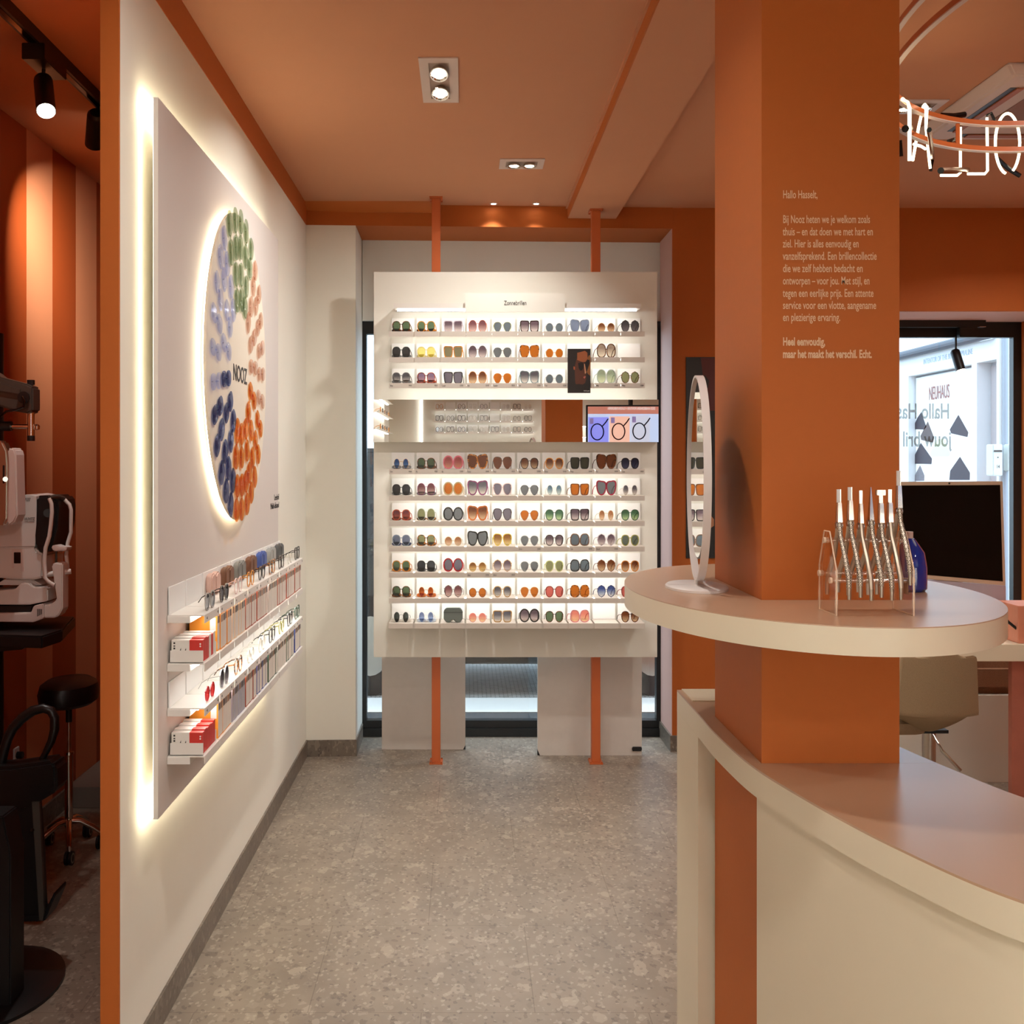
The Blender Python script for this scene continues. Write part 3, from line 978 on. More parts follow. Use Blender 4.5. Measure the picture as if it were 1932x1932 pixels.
printed([(560,300),(700,270),(840,230),(930,300),(940,520),(860,640),(760,640),(700,620),(560,560)], 'printed_forehead', mat('print_tan', (150, 84, 48), 0.5), 0.0005)
printed([(810,700),(840,720),(885,1050),(840,1060)], 'printed_nose', mat('print_light', (196, 140, 108), 0.5), 0.001)
printed([(940,480),(1000,380),(1045,420),(1045,1150),(960,1080),(900,1000),(960,860)], 'printed_backdrop', mat('print_ochre', (136, 84, 40), 0.5), 0.0005)
printed([(780,1190),(830,1150),(880,1170),(820,1250)], 'printed_lips', mat('print_rose', (170, 90, 80), 0.5), 0.001)
printed([(590,680),(740,640),(790,690),(790,830),(740,940),(670,950),(610,860)], 'printed_lens', mat('print_ink', (24, 18, 18), 0.4), 0.0015)
printed([(850,660),(930,560),(1010,560),(1010,700),(960,840),(900,860),(850,790)], 'printed_lens', mat('print_ink', (24, 18, 18), 0.4), 0.0015)
printed([(420,800),(480,810),(480,930),(430,910)], 'printed_ear', mat('print_ear', (150, 76, 44), 0.5), 0.0006)
q = print_px(1010, 1705)
text('print_caption', 'NOOZ optics', 0.006, (q.x, YLIP - 0.0118, q.z), FRONT, M_CARD, ph, 0.8, align='RIGHT')

# ------------------------------------------------------------------ posts and hanging boards behind the wall
for (px, x, top_z, lab) in ((823, None, ZC, 'orange square steel post nearest the white column, holding the sunglasses wall'), (1123.6, None, 2.763, 'orange square steel post under the ceiling beam, holding the sunglasses wall')):
    yc = 5.84
    x = (px - CX) * yc / F
    t = thing('display_post', (x, yc, 0), lab, 'post', 'posts of the sunglasses wall')
    box(x - 0.0215, x + 0.0215, yc - 0.03, yc + 0.03, 0.006, top_z - 0.006).build('tube', M_POST, t, bevel=0.002)
    for z0 in (0.0, top_z - 0.006):
        pl = box(x - 0.033, x + 0.033, yc - 0.048, yc + 0.048, z0, z0 + 0.006).build('base_plate', M_POST, t, bevel=0.001)
        for sx in (-1, 1):
            for sy in (-1, 1):
                zz = 0.006 if z0 == 0 else z0 - 0.006
                MB().cyl((x + sx * 0.027, yc + sy * 0.040, zz), (x + sx * 0.027, yc + sy * 0.040, zz + 0.006), 0.004, 8).build('bolt', M_POST, pl)
for (p0, p1, py, yy, lab) in ((720.5, 878, 1414, 6.10, 'white board standing behind the post nearest the white column'), (1014.5, 1211, 1425, 5.975, 'white board with a black handle standing behind the post under the beam')):
    x0, x1 = (p0 - CX) * yy / F, (p1 - CX) * yy / F
    t = thing('display_board', ((x0 + x1) / 2, yy, 0), lab, 'board')
    if p0 < 800:
        poly = [(x0, 0), (x1 - 0.012, 0), (x1, 0.022), (x1, 2.10), (x0, 2.10)]
    else:
        poly = [(x0 + 0.012, 0), (x1, 0), (x1, 2.10), (x0, 2.10), (x0, 0.028)]
    MB().xz(poly, yy, yy + 0.035).build('board', mat('grey_white_board', (214, 206, 198), 0.7), t)
    if p0 > 800:
        box(x1 - 0.052, x1 - 0.001, yy - 0.012, yy - 0.001, 0.024, 0.046).build('handle', M_BLACK, t, bevel=0.004)
        MB().xz([(x0 - 0.001, 0), (x0 + 0.012, 0), (x0 - 0.001, 0.028)], yy + 0.002, yy + 0.033).build('corner_protector', M_BLACK, t)
    else:
        MB().xz([(x1 + 0.001, 0), (x1 - 0.012, 0), (x1 + 0.001, 0.022)], yy + 0.002, yy + 0.033).build('corner_protector', M_BLACK, t)
# ------------------------------------------------------------------ lit panel on the left wall
XP = -0.765                         # its face
PY_0, PY_1, PZ_0, PZ_1 = 2.903, 4.765, 0.612, 2.410
lp = thing('light_panel', (XP - 0.006, 3.83, PZ_0), 'large white panel with a glowing rim on the left wall', 'wall panel')
box(XP - 0.012, XP, PY_0, PY_1, PZ_0, PZ_1).build('board', mat('grey_white_lacquer', (216, 208, 202), 0.55, var=0.008), lp)
box(XL + 0.001, XP - 0.012, PY_0 + 0.28, PY_1 - 0.2, PZ_0 + 0.28, PZ_1 - 0.28).build('batten_frame', M_TRAY, lp)
xa, xb = XP - 0.0150, XP - 0.0122
g = 0.010
M_HALO2 = emat('led_halo_glow_strong', (1.0, 0.88, 0.62), 36.0)
box(xa, xb, PY_0 + g, PY_0 + g + 0.010, PZ_0 + g, PZ_1 - g).build('led_strip', M_HALO, lp)
box(xa, xb, PY_0 + g, PY_1 - g, PZ_1 - 0.012, PZ_1 - 0.002).build('led_strip', M_HALO2, lp)
box(xa, xb, PY_0 + g, PY_1 - g, PZ_0 + 0.002, PZ_0 + 0.012).build('led_strip', M_HALO2, lp)

# round disc of coloured lens pairs
XD = -0.738
YCD, ZCD, RD = 3.815, 1.810, 0.497
dk = thing('lens_disc', (XD - 0.005, YCD, ZCD - RD), 'round cream disc with a glowing rim, holding a ring of coloured lens pairs', 'display disc')
def disc_yz(r, x, n=72):
    return [(x, YCD + r * math.cos(2 * PI * k / n), ZCD + r * math.sin(2 * PI * k / n)) for k in range(n)]
MB().prism(disc_yz(RD, XD), disc_yz(RD, XD - 0.008)).build('disc', mat('cream_disc', (236, 226, 208), 0.6, var=0.008), dk)
MB().prism(disc_yz(RD - 0.12, XD - 0.008), disc_yz(RD - 0.12, XP + 0.0005)).build('spacer', M_TRAY, dk)
MB().tube([Vector(p) for p in disc_yz(RD - 0.022, XD - 0.0125, 60)], 0.004, 6, closed=True).build('led_ring', emat('led_ring_glow', (1.0, 0.88, 0.64), 17.0), dk)
# lettering
def DW(px, py, x=XD + 0.0008):
    return PXX(px, py, x)
p, q_ = DW(440, 716), DW(465.5, 716)
text('brand_text', 'NOOZ', (32 * p.y / F) / 0.727, (XD + 0.0008, p.y, p.z), SIDE, M_TEXT, dk, fit=q_.y - p.y, bold=0.001)
for (t_, px0, px1, py) in (('Leesbril', 517.5, 526, 944), ('Multi-afstand', 510.5, 526, 961)):
    p, q_ = DW(px0, py, XP + 0.0008), DW(px1, py, XP + 0.0008)
    text('panel_text', t_, 0.034, (XP + 0.0008, p.y, p.z), SIDE, M_TEXT, lp, fit=q_.y - p.y)
# the lens pairs: outer and inner lens of each, in a 574x1932 crop of (370,370)-(560,1010)
PAIRS = [
 ('green', 'outer', [((198,155),(208,322)), ((231,135),(236,293)), ((262,145),(262,293)), ((292,200),(290,345)), ((321,300),(313,415))]),
 ('green', 'inner', [((235,445),(241,595)), ((264,447),(267,592)), ((293,515),(286,635))]),
 ('lilac', 'outer', [((168,240),(184,385)), ((147,345),(167,475)), ((126,488),(147,590)), ((110,665),(141,728)), ((104,860),(135,890)), ((106,1058),(137,1052))]),
 ('lilac', 'inner', [((206,515),(219,650)), ((182,650),(201,745)), ((165,835),(193,885))]),
 ('navy', 'inner', [((166,1042),(192,1038)), ((180,1235),(203,1170)), ((205,1395),(220,1280))]),
 ('navy', 'outer', [((115,1245),(145,1195)), ((128,1420),(153,1330)), ((153,1575),(173,1455)), ((178,1680),(192,1550)), ((204,1760),(217,1620))]),
 ('orange', 'inner', [((235,1485),(243,1335)), ((266,1490),(266,1355)), ((298,1450),(290,1325)), ((321,1335),(306,1230)), ((338,1165),(318,1110))]),
 ('orange', 'outer', [((237,1790),(242,1650)), ((266,1785),(268,1645)), ((297,1755),(291,1625)), ((321,1690),(310,1575)), ((341,1600),(328,1490)), ((361,1470),(345,1390)), ((374,1325),(357,1270))]),
 ('pink-brown', 'outer', [((344,425),(333,515)), ((365,560),(348,625)), ((375,710),(358,750)), ((384,865),(365,882)), ((387,1015),(367,1013)), ((384,1170),(363,1145))]),
 ('pink-brown', 'inner', [((320,630),(305,720)), ((338,805),(318,845)), ((344,980),(321,970))]),
]
def tinted(n, c):
    return mixmat('tinted_' + n, c + (1,), (0.9, 0.9, 0.9, 1), 0.07, 0.08)
LP_M = {
 'green': tinted('green', (0.68, 0.75, 0.65)), 'lilac': tinted('lilac', (0.83, 0.86, 0.99)), 'navy': tinted('navy', (0.40, 0.44, 0.64)),
 'orange': tinted('orange', (0.90, 0.55, 0.25)), 'pink-brown': tinted('pink_brown', (0.91, 0.78, 0.72))}
def pair_lens(mb, c, u, v, a, b):
    """domed lens plate lying in the y-z plane; u is its long axis"""
    n = 22
    rings = []
    for k_, (s, x) in enumerate(((1.0, 0.004), (1.0, 0.0055), (0.9, 0.0068), (0.5, 0.0076))):
        rg = []
        for k in range(n):
            t = 2 * PI * k / n
            ct, st_ = math.cos(t), math.sin(t)
            p_ = math.copysign(abs(ct) ** 0.75, ct) * a * s
            r_ = math.copysign(abs(st_) ** 0.75, st_) * b * s
            q = c + u * p_ + v * r_
            rg.append(mb.bm.verts.new((XD + x, q.x, q.y)))
        rings.append(rg)
    for i in range(3):
        for k in range(n):
            mb.bm.faces.new((rings[i][k], rings[i][(k + 1) % n], rings[i + 1][(k + 1) % n], rings[i + 1][k]))
    mb.bm.faces.new(rings[0][::-1])
    mb.bm.faces.new(rings[-1])
    return mb
for col, ringname, prs in PAIRS:
    for i, (o_, i_) in enumerate(prs):
        w0 = PXX(370 + o_[0] / 3.02, 370 + o_[1] / 3.02, XD + 0.008)
        w1 = PXX(370 + i_[0] / 3.02, 370 + i_[1] / 3.02, XD + 0.008)
        a_, b_ = Vector((w0.y, w0.z)), Vector((w1.y, w1.z))
        d = (b_ - a_)
        L_ = d.length
        u = d / L_
        v = Vector((-u.y, u.x))
        start = {'green': 'the lilac side', 'lilac': 'the green side' , 'navy': 'the lettering', 'orange': 'the navy side', 'pink-brown': 'the green side'}[col]
        if col == 'navy' and ringname == 'outer':
            start = 'the lilac side'
        t = thing('lens_pair', (XD + 0.0005, (w0.y + w1.y) / 2, (w0.z + w1.z) / 2), '%s lens pair on the round disc, %s in its %s ring from %s' % (col, ORD[i], ringname, start), 'lens pair', 'coloured lens pairs on the round disc')
        ha = min(0.040, L_ * 0.46)
        hv = 0.024 + 0.010 * abs(u.y)
        for c_ in (a_, b_):
            pair_lens(MB(), c_, u, v, ha, hv).build('lens', LP_M[col], t, smooth=True)
        m_ = (a_ + b_) / 2
        hb = max(0.004, L_ / 2 - ha + 0.002)
        for k in (-1, 1):
            q = m_ + v * (0.012 * k)
            q1, q2 = q - u * L_ * 0.12, q + u * L_ * 0.12
        MB().cyl((XD + 0.005, *(m_ - u * hb)), (XD + 0.005, *(m_ + u * hb)), 0.0022, 6).build('bridge', LP_M[col], t)
        MB().cyl((XD, *a_), (XD + 0.0045, *a_), 0.0014, 6).build('peg', M_TRAY, t)
        MB().cyl((XD, *b_), (XD + 0.0045, *b_), 0.0014, 6).build('peg', M_TRAY, t)

# ------------------------------------------------------------------ the four shelves under the disc
XS = -0.670                         # front of the trays
YS = [2.988, 3.173, 3.375, 3.581, 3.777, 3.987, 4.190, 4.400, 4.610, 4.790]
ZS = {'reading glasses': (1.109, 0.870), 'boxes': (0.985, 0.747)}
SHELF = []
for nm, z, what in (('glasses', 1.109, 'upper white shelf row with cards, for reading glasses'), ('boxes', 0.985, 'upper white shelf row holding lens boxes'), ('glasses', 0.870, 'lower white shelf row with cards, for reading glasses'), ('boxes', 0.747, 'lowest white shelf row on the lit panel, holding boxes')):
    t = thing('wall_shelf', (XP + 0.047, 3.89, z), what, 'shelf', 'shelf rows on the lit panel')
    SHELF.append(t)
    box(XP + 0.001, XS - 0.036, YS[0], YS[9], z - 0.020, z - 0.003).build('rail', M_TRAY, t)
    if z != 0.747:
        box(XS - 0.031, XS - 0.019, YS[0] + 0.02, YS[9] - 0.02, z - 0.0085, z - 0.0035).build('led_strip', M_LED, t)
    for i in range(9):
        y0, y1 = YS[i] + 0.003, YS[i + 1] - 0.003
        mb = MB()
        mb.box(XP + 0.001, XS, y0, y1, z - 0.003, z)
        mb.box(XS, XS + 0.002, y0, y1, z - 0.021, z)
        tr = mb.build('shelf_tray', M_TRAY, t)
        if nm == 'glasses':
            box(XP + 0.002, XP + 0.005, y0 + 0.004, y1 - 0.004, z + 0.0005, z + (0.071 if z > 1 else 0.066)).build('back_card', M_CARD, tr)
            for (s, dy) in (('+1', 0.02), ('+2', 0.150)):
                text('tray_label', s, 0.010, (XS + 0.0022, y0 + dy, z - 0.014), SIDE, M_TEXT, tr)

# little lens boxes, spines to the aisle
COV = {'orange': (232, 148, 40), 'cream': (236, 206, 170), 'grey': (176, 172, 176), 'lilac': (170, 170, 190), 'rust': (164, 66, 34), 'white': (226, 222, 214), 'blue': (62, 76, 150), 'green': (60, 92, 62), 'red': (198, 44, 34)}
CM = {k: mat('carton_' + k, v, 0.5, var=0.02) for k, v in COV.items()}
M_SPINE = mat('carton_spine', (226, 218, 208), 0.5, var=0.02)
M_PHOTO = [mat('carton_photo_dark', (74, 62, 58), 0.4), mat('carton_photo_grey', (112, 104, 100), 0.4), mat('carton_photo_tan', (158, 120, 92), 0.4)]
ROWB = {0.985: ['red', 'orange', 'cream', 'rust', 'rust', 'white', 'rust', 'rust', 'rust'],
        0.747: ['red', 'orange', 'lilac', 'rust', 'blue', 'green', 'white', 'green', 'blue']}
for z, cols in ROWB.items():
    rown = 'upper' if z > 0.9 else 'lowest'
    for i, cn in enumerate(cols):
        y0, y1 = YS[i] + 0.008, YS[i + 1] - 0.008
        slotn = '%s tray of %s box shelf' % (ORD[i], rown)
        if i == 0:
            tray_ = thing('carton_tray', ((XP + XS) / 2, y0 + 0.05, z + 0.0002), 'low white cardboard tray of red and white boxes on the %s box shelf' % rown, 'tray')
            mb = MB()
            mb.box(XP + 0.006, XS - 0.004, y0 + 0.001, y0 + 0.003, z + 0.0004, z + 0.032)
            mb.box(XP + 0.006, XS - 0.004, y0 + 0.001, y1 - 0.01, z + 0.0004, z + 0.002)
            mb.box(XP + 0.006, XS - 0.004, y1 - 0.012, y1 - 0.010, z + 0.0004, z + 0.032)
            mb.build('tray', M_TRAY, tray_)
            n, hgt = 6, 0.056
            st_ = (y1 - y0 - 0.016) / n
            for k in range(n):
                ya, yb = y0 + 0.004 + st_ * k, y0 + 0.004 + st_ * (k + 1) - 0.002
                zz = z + 0.0025
                h_ = hgt + (0.003 if k % 2 else 0)
                b = thing('lens_box', ((XP + XS) / 2, (ya + yb) / 2, zz), 'white box with red end, %s from the front in the %s' % (ORD[k], 'upper cardboard tray' if z > 0.9 else 'lower cardboard tray'), 'box', 'lens boxes on the wall shelves')
                xr = XS - 0.040
                box(XP + 0.009, xr, ya, yb, zz, zz + h_).build('carton', CM['white'], b)
                box(xr, XS - 0.006, ya, yb, zz, zz + h_).build('red_end', CM['red'] if k in (0, 1, 2, 4) or z < 0.9 else CM['white'], b)
                if k == 0:
                    for kk in range(6):
                        zb = zz + 0.012 + kk * 0.0068
                        box(XP + 0.014, XP + 0.0185, ya - 0.0004, ya, zb, zb + (0.0045 if kk % 2 else 0.0030)).build('barcode', M_TEXT, b)
                    for xx in (XP + 0.030, XP + 0.043):
                        MB().xz([(xx, zz + 0.026), (xx + 0.0035, zz + 0.030), (xx + 0.0035, zz + 0.036), (xx + 0.001, zz + 0.031)], ya - 0.0004, ya).build('printed_icon', M_TEXT, b)
                    for zq in (0.040, 0.046):
                        MB().cyl((XS - 0.012, ya - 0.0004, zz + zq), (XS - 0.012, ya, zz + zq), 0.0022, 10).build('printed_dot', M_CARD, b)
            continue
        n = 6
        hgt = 0.1005 if z > 0.9 else 0.0995
        st_ = (y1 - y0) / n
        pm = random.choice(M_PHOTO)
        for k in range(n):
            ya, yb = y0 + st_ * k, y0 + st_ * (k + 1) - 0.0022
            zz = z + 0.0003
            dx = random.uniform(0, 0.003)
            h_ = hgt - random.uniform(0, 0.002)
            b = thing('lens_box', ((XP + XS) / 2, (ya + yb) / 2, zz), '%s lens box, %s from the near end, %s' % (cn, ORD[k], slotn), 'box', 'lens boxes on the wall shelves')
            x1 = XS - 0.004 - dx
            box(XP + 0.012, x1, ya, yb, zz, zz + h_).build('carton', CM[cn], b)
            box(x1, x1 + 0.0006, ya + 0.0012, yb - 0.0012, zz + 0.004, zz + h_ - 0.002).build('spine', M_SPINE if cn != 'lilac' else CM['grey'], b)
            box(x1 + 0.0006, x1 + 0.0010, ya + 0.003, yb - 0.003, zz + h_ * 0.76, zz + h_ - 0.005).build('spine_picture', M_PHOTO[(k + i) % 3] if cn != 'rust' else M_PHOTO[2 - (k % 2)], b)
            if k == 0:
                box(x1 - 0.020, x1 - 0.004, ya - 0.0004, ya, zz + h_ * 0.55, zz + h_ * 0.92).build('sticker_or_reflection', M_CARD, b)
        # low tray lip standing before the boxes
    # end of row

# reading glasses and soft cases on the two glasses shelves
CASEC = {2: ('pale pink', (206, 170, 156)), 3: ('brown', (112, 72, 48)), 4: ('grey', (118, 116, 112)), 5: ('chestnut brown', (104, 64, 40)), 6: ('blue', (62, 82, 146)), 7: ('light grey', (150, 150, 146)), 8: ('charcoal', (82, 82, 82))}
for i, (cn, cc) in CASEC.items():
    yc, z = (YS[i] + YS[i + 1]) / 2 - 0.01, 1.109 + 0.0003
    m_ = mat('case_' + cn.replace(' ', '_'), cc, 0.6, var=0.06, scale=160)
    t = thing('eyewear_case', (XP + 0.025, yc, z), '%s soft glasses case leaning on a card of the upper glasses shelf' % cn, 'case', 'soft cases on the upper glasses shelf')
    hw, hh = 0.062, 0.066
    prof = []
    for k in range(28):
        a_ = 2 * PI * k / 28
        y_ = hw * math.copysign(abs(math.cos(a_)) ** 0.55, math.cos(a_))
        z_ = hh / 2 + hh / 2 * math.copysign(abs(math.sin(a_)) ** 0.55, math.sin(a_))
        if abs(y_) < hw * 0.45 and z_ > hh * 0.5:
            z_ -= 0.010 * (1 - abs(y_) / (hw * 0.45))
        prof.append((yc + y_, z + z_))
    MB().yz(prof, XP + 0.0055, XP + 0.026).build('case_body', m_, t, bevel=0.004, smooth=True)
    MB().yz([(yc - 0.012, z + 0.004), (yc + 0.012, z + 0.004), (yc + 0.012, z + hh - 0.012), (yc - 0.012, z + hh - 0.012)], XP + 0.026, XP + 0.0285).build('case_flap', m_, t, bevel=0.001)
SMALL = {
 1.109: [(1, 'P', 'silver', lensmat('smoke', (176, 180, 186)), 'clear rimless grey'), (2, 'P', 'dark', lensmat('smoke_dark', (120, 122, 130)), 'dark rounded smoky'), (3, 'P', 'palepink', None, 'clear pink rounded'), (4, 'P', 'amber', None, 'amber rounded'), (5, 'P', 'black', None, 'black rounded'), (6, 'S', 'tortamber', None, 'amber tortoiseshell square'), (7, 'S', 'dark', None, 'dark brown square'), (8, 'R', 'clear', None, 'transparent round'), (9, 'S', 'black', None, 'black square')],
 0.870: [(1, 'R', 'red', lensmat('red_glass', (196, 70, 70)), 'red round'), (2, 'O', 'silver', LN['dgreyf'], 'thin silver smoky'), (3, 'P', 'tortamber', None, 'amber tortoiseshell rounded'), (4, 'R', 'clear', None, 'transparent round'), (5, 'P', 'clear', None, 'transparent rounded'), (6, 'S', 'black', None, 'black square'), (7, 'P', 'olive', None, 'olive rounded'), (8, 'S', 'black', None, 'black heavy square'), (9, 'S', 'green', None, 'dark green square')]}
CLEARL = mixmat('lens_clear', (0.97, 0.97, 0.97, 1), (0.9, 0.9, 0.9, 1), 0.07, 0.03)
for z, lst in SMALL.items():
    for (i, sh, f, l, nm) in lst:
        yc = (YS[i - 1] + YS[i]) / 2 + (0.02 if i > 1 else 0.03)
        eyewear('reading_glasses', (XS - 0.010, yc, z + 0.0002), sh, FR[f], l or CLEARL, '%s reading glasses, %s along the %s glasses shelf' % (nm, ORD[i - 1], 'upper' if z > 1 else 'lower'), 'glasses', 'reading glasses on the wall shelves', rz=PI / 2, scale=(1.42, 0.62, 0.92), temple=(i > 1))
# ------------------------------------------------------------------ greeting lettered on the pillar
gl = thing('wall_lettering', ((1477 - CX) * PY0 / F, PY0, 1.7), 'cream Dutch greeting text lettered on the orange pillar', 'lettering')
LINES = [('Hallo Hasselt,', 374, 1541.5, 0), ('Bij Nooz heten we je welkom zoals', 420.7, 1640.5, 0), ('thuis – en dat doen we met hart en', 444, 1646.7, 0), ('ziel. Hier is alles eenvoudig en', 466.7, 1620, 0), ('vanzelfsprekend. Een brillencollectie', 490, 1654, 0), ('die we zelf hebben bedacht en', 513.3, 1627, 0), ('ontworpen – voor jou. Met stijl, en', 536.6, 1640, 0), ('tegen een eerlijke prijs. Een attente', 560, 1648, 0), ('service voor een vlotte, aangename', 582.8, 1652.5, 0), ('en plezierige ervaring.', 605.6, 1584.5, 0), ('Heel eenvoudig,', 651.6, 1556, 1), ('maar het maakt het verschil. Echt.', 675, 1644.5, 1)]
for s_, y, x1, b in LINES:
    p = PX(1476.8, y, PY0)
    text('text_line', s_, 0.0224, (p.x, PY0 - 0.0005, p.z), FRONT, M_CREAMTXT, gl, fit=(x1 - 1476.8) * PY0 / F, ext=0.0001, bold=0.0007 if b else 0.00025)

# ------------------------------------------------------------------ round table mirror on the oval shelf
mp_ = PZ(1314, 1110, ZU)
ms = thing('table_mirror', (mp_.x, mp_.y, ZU), 'white table mirror with tall ring frame on the oval counter', 'mirror')
MB().lathe([(0.0, 0.0), (0.0655, 0.0), (0.0655, 0.005), (0.062, 0.008), (0.0, 0.008)], (mp_.x, mp_.y, ZU + 0.0003), 48, 1.0, 1.72).build('base', M_WHITEP, ms, smooth=True)
MB().cyl((mp_.x, mp_.y, ZU + 0.008), (mp_.x, mp_.y, ZU + 0.022), 0.005).build('stem', M_WHITEP, ms)
phi = math.radians(-6.0)
nrm = Vector((-math.cos(phi), -math.sin(phi), 0))
dr = Vector((-math.sin(phi), math.cos(phi), 0))
zc_, rz_, rh = ZU + 0.018 + 0.223, 0.223, 0.205
bm_ = MB()
n = 64
loops = []
ctr = Vector((mp_.x - 0.004, mp_.y, zc_))
for rr, off in ((1.0, 0.0), (1.0, -0.016), (0.978, -0.016), (0.978, 0.0)):
    loops.append([bm_.bm.verts.new(ctr + dr * (rh * rr * math.cos(2 * PI * k / n)) + Vector((0, 0, rz_ * rr * math.sin(2 * PI * k / n))) + nrm * off) for k in range(n)])
for q in range(4):
    a, b = loops[q], loops[(q + 1) % 4]
    for k in range(n):
        bm_.bm.faces.new((a[k], a[(k + 1) % n], b[(k + 1) % n], b[k]))
bm_.build('ring_frame', M_WHITEP, ms, smooth=True)
mc = ctr + Vector((0, 0, 0.018)) - nrm * 0.006
ml = lambda off, s: [mc + nrm * off + dr * (0.186 * s * math.cos(2 * PI * k / n)) + Vector((0, 0, 0.194 * s * math.sin(2 * PI * k / n))) for k in range(n)]
MB().prism(ml(0, 1), ml(-0.004, 1)).build('mirror_back', M_DARKGREY, ms)
MB().prism(ml(0.0012, 0.985), ml(0.0002, 0.985)).build('mirror_glass', M_MIRROR, ms)

# ------------------------------------------------------------------ acrylic rack with pliers
rk = thing('pliers_rack', (0.73, 2.13, ZU), 'clear acrylic rack with three rods, holding pliers on the oval counter', 'rack')
RZ = ZU + 0.0003
prof = [(2.180, RZ), (2.180, RZ + 0.084), (2.150, RZ + 0.148), (2.118, RZ + 0.148), (2.080, RZ + 0.082), (2.080, RZ)]
for x in (0.662, 0.800):
    MB().yz(prof, x - 0.0025, x + 0.0025).build('side_plate', M_ACRYL, rk)
    sp = MB()
    for k in range(6):
        (y0, z0), (y1, z1) = prof[k], prof[(k + 1) % 6]
        sp.tube([(x, y0, z0 + 0.0006), (x, y1, z1 + 0.0006)], 0.0012, 5)
    sp.build('polished_edge', M_ACRYLE, rk)
for (y, z) in ((2.134, RZ + 0.132), (2.165, RZ + 0.069), (2.097, RZ + 0.062)):
    MB().cyl((0.655, y, z), (0.807, y, z), 0.0048).build('rod', M_ACRYL, rk, smooth=True)
    for x in (0.657, 0.805):
        MB().cyl((x - 0.002, y, z), (x + 0.002, y, z), 0.0056).build('rod_end', M_ACRYLE, rk)
MB().box(0.7975 - 0.0009, 0.7975 - 0.0005, 2.098, 2.132, RZ + 0.036, RZ + 0.064).build('sticker_or_reflection', mat('tan_reflection', (190, 146, 116), 0.6), rk)  # reflection in the acrylic, put in as a small tan plate
M_SATIN = mat('satin_handle', (196, 182, 164), 0.35, metal=0.85)
def knurl(name):
    m, nt, p = newmat(name)
    N = nt.nodes
    tc = N.new('ShaderNodeTexCoord'); ck = N.new('ShaderNodeTexChecker')
    ck.inputs['Scale'].default_value = 420
    ck.inputs['Color1'].default_value = lin((214, 202, 184)); ck.inputs['Color2'].default_value = lin((120, 108, 96))
    nt.links.new(tc.outputs['Object'], ck.inputs['Vector']); nt.links.new(ck.outputs[0], p.inputs['Base Color'])
    p.inputs['Metallic'].default_value = 0.6; p.inputs['Roughness'].default_value = 0.35
    return m
M_KNURL = knurl('knurled_handle')
PL = [(1584, 0.0, 'flat', 'slim flat jaws, nearest the round mirror'), (1605, 0.004, 'flat', 'wide pale jaws'), (1625, -0.002, 'stub', 'short dark jaws'), (1644, 0.004, 'point', 'needle-pointed jaws'), (1663, -0.001, 'hook', 'hooked square jaws'), (1680, 0.0, 'lean', 'plain grey handles, unpatterned'), (1697, 0.026, 'tall', 'tall jaws, nearest the computer')]
for px, dz, kind, lab in PL:
    x = (px - CX) * 2.13 / F
    z0 = RZ + 0.028 + dz
    t = thing('pliers', (x, 2.13, z0), 'steel optician pliers with %s, on the acrylic rack' % lab, 'pliers', 'pliers on the acrylic rack')
    zp = z0 + 0.125
    hm = M_SATIN if kind in ('lean', 'stub') else M_KNURL
    jl = 0.060 if kind != 'tall' else 0.068
    for s in (-1, 1):          # s = -1 is the half in front of the rods
        y = 2.134
        pth = [(x, y + s * 0.004, zp + 0.012), (x, y + s * 0.010, zp - 0.012), (x + 0.003 * (s < 0), y + s * 0.026, zp - 0.050), (x + 0.005 * (s < 0) - 0.006 * (s > 0), y + s * 0.040, zp - 0.085), (x + 0.005 * (s < 0) - 0.008 * (s > 0), y + s * 0.043, zp - 0.105)]
        MB().tube(pth, 0.005, 8, rs=[0.0046, 0.0042, 0.0050, 0.0052, 0.0044]).build('handle', hm if s < 0 else M_SATIN, t, smooth=True)
        tip = MB().tube([pth[-1], (pth[-1][0], pth[-1][1], pth[-1][2] - 0.020)], 0.0046, 8, rs=[0.0044, 0.0036]).build('handle_tip', M_STEEL, t, smooth=True)
        wz = zp + 0.012
        if kind == 'point':
            MB().prism([(x - 0.004, y + s * 0.001, wz), (x + 0.004, y + s * 0.001, wz), (x + 0.004, y + s * 0.008, wz), (x - 0.004, y + s * 0.008, wz)], [(x - 0.0006, y + s * 0.0005, wz + jl), (x + 0.0006, y + s * 0.0005, wz + jl), (x + 0.0006, y + s * 0.002, wz + jl), (x - 0.0006, y + s * 0.002, wz + jl)]).build('jaw', M_CHROME, t)
        else:
            wj = 0.0046 if kind != 'stub' else 0.0036
            MB().prism([(x - wj, y + s * 0.0008, wz), (x + wj, y + s * 0.0008, wz), (x + wj, y + s * 0.009, wz), (x - wj, y + s * 0.009, wz)], [(x - wj * 0.75, y + s * 0.0008, wz + jl * 0.6), (x + wj * 0.75, y + s * 0.0008, wz + jl * 0.6), (x + wj * 0.75, y + s * 0.006, wz + jl * 0.6), (x - wj * 0.75, y + s * 0.006, wz + jl * 0.6)]).build('jaw', M_CHROME, t, bevel=0.0006)
            MB().box(x - wj * 0.6 + s * 0.0018, x + wj * 0.6 + s * 0.0018, y + s * 0.0008, y + s * 0.005, wz + jl * 0.6, wz + jl).build('jaw_pad', M_GREYP if s < 0 and kind in ('flat', 'tall') else M_CHROME, t)
            if kind == 'hook':
                MB().box(x - 0.0085, x + 0.0075, y + s * 0.001, y + s * 0.006, wz + jl - 0.010, wz + jl).build('hook', M_CHROME, t, bevel=0.0008)
    MB().cyl((x - 0.0062, 2.134, zp + 0.006), (x + 0.0062, 2.134, zp + 0.006), 0.0056).build('pivot', M_STEEL, t)

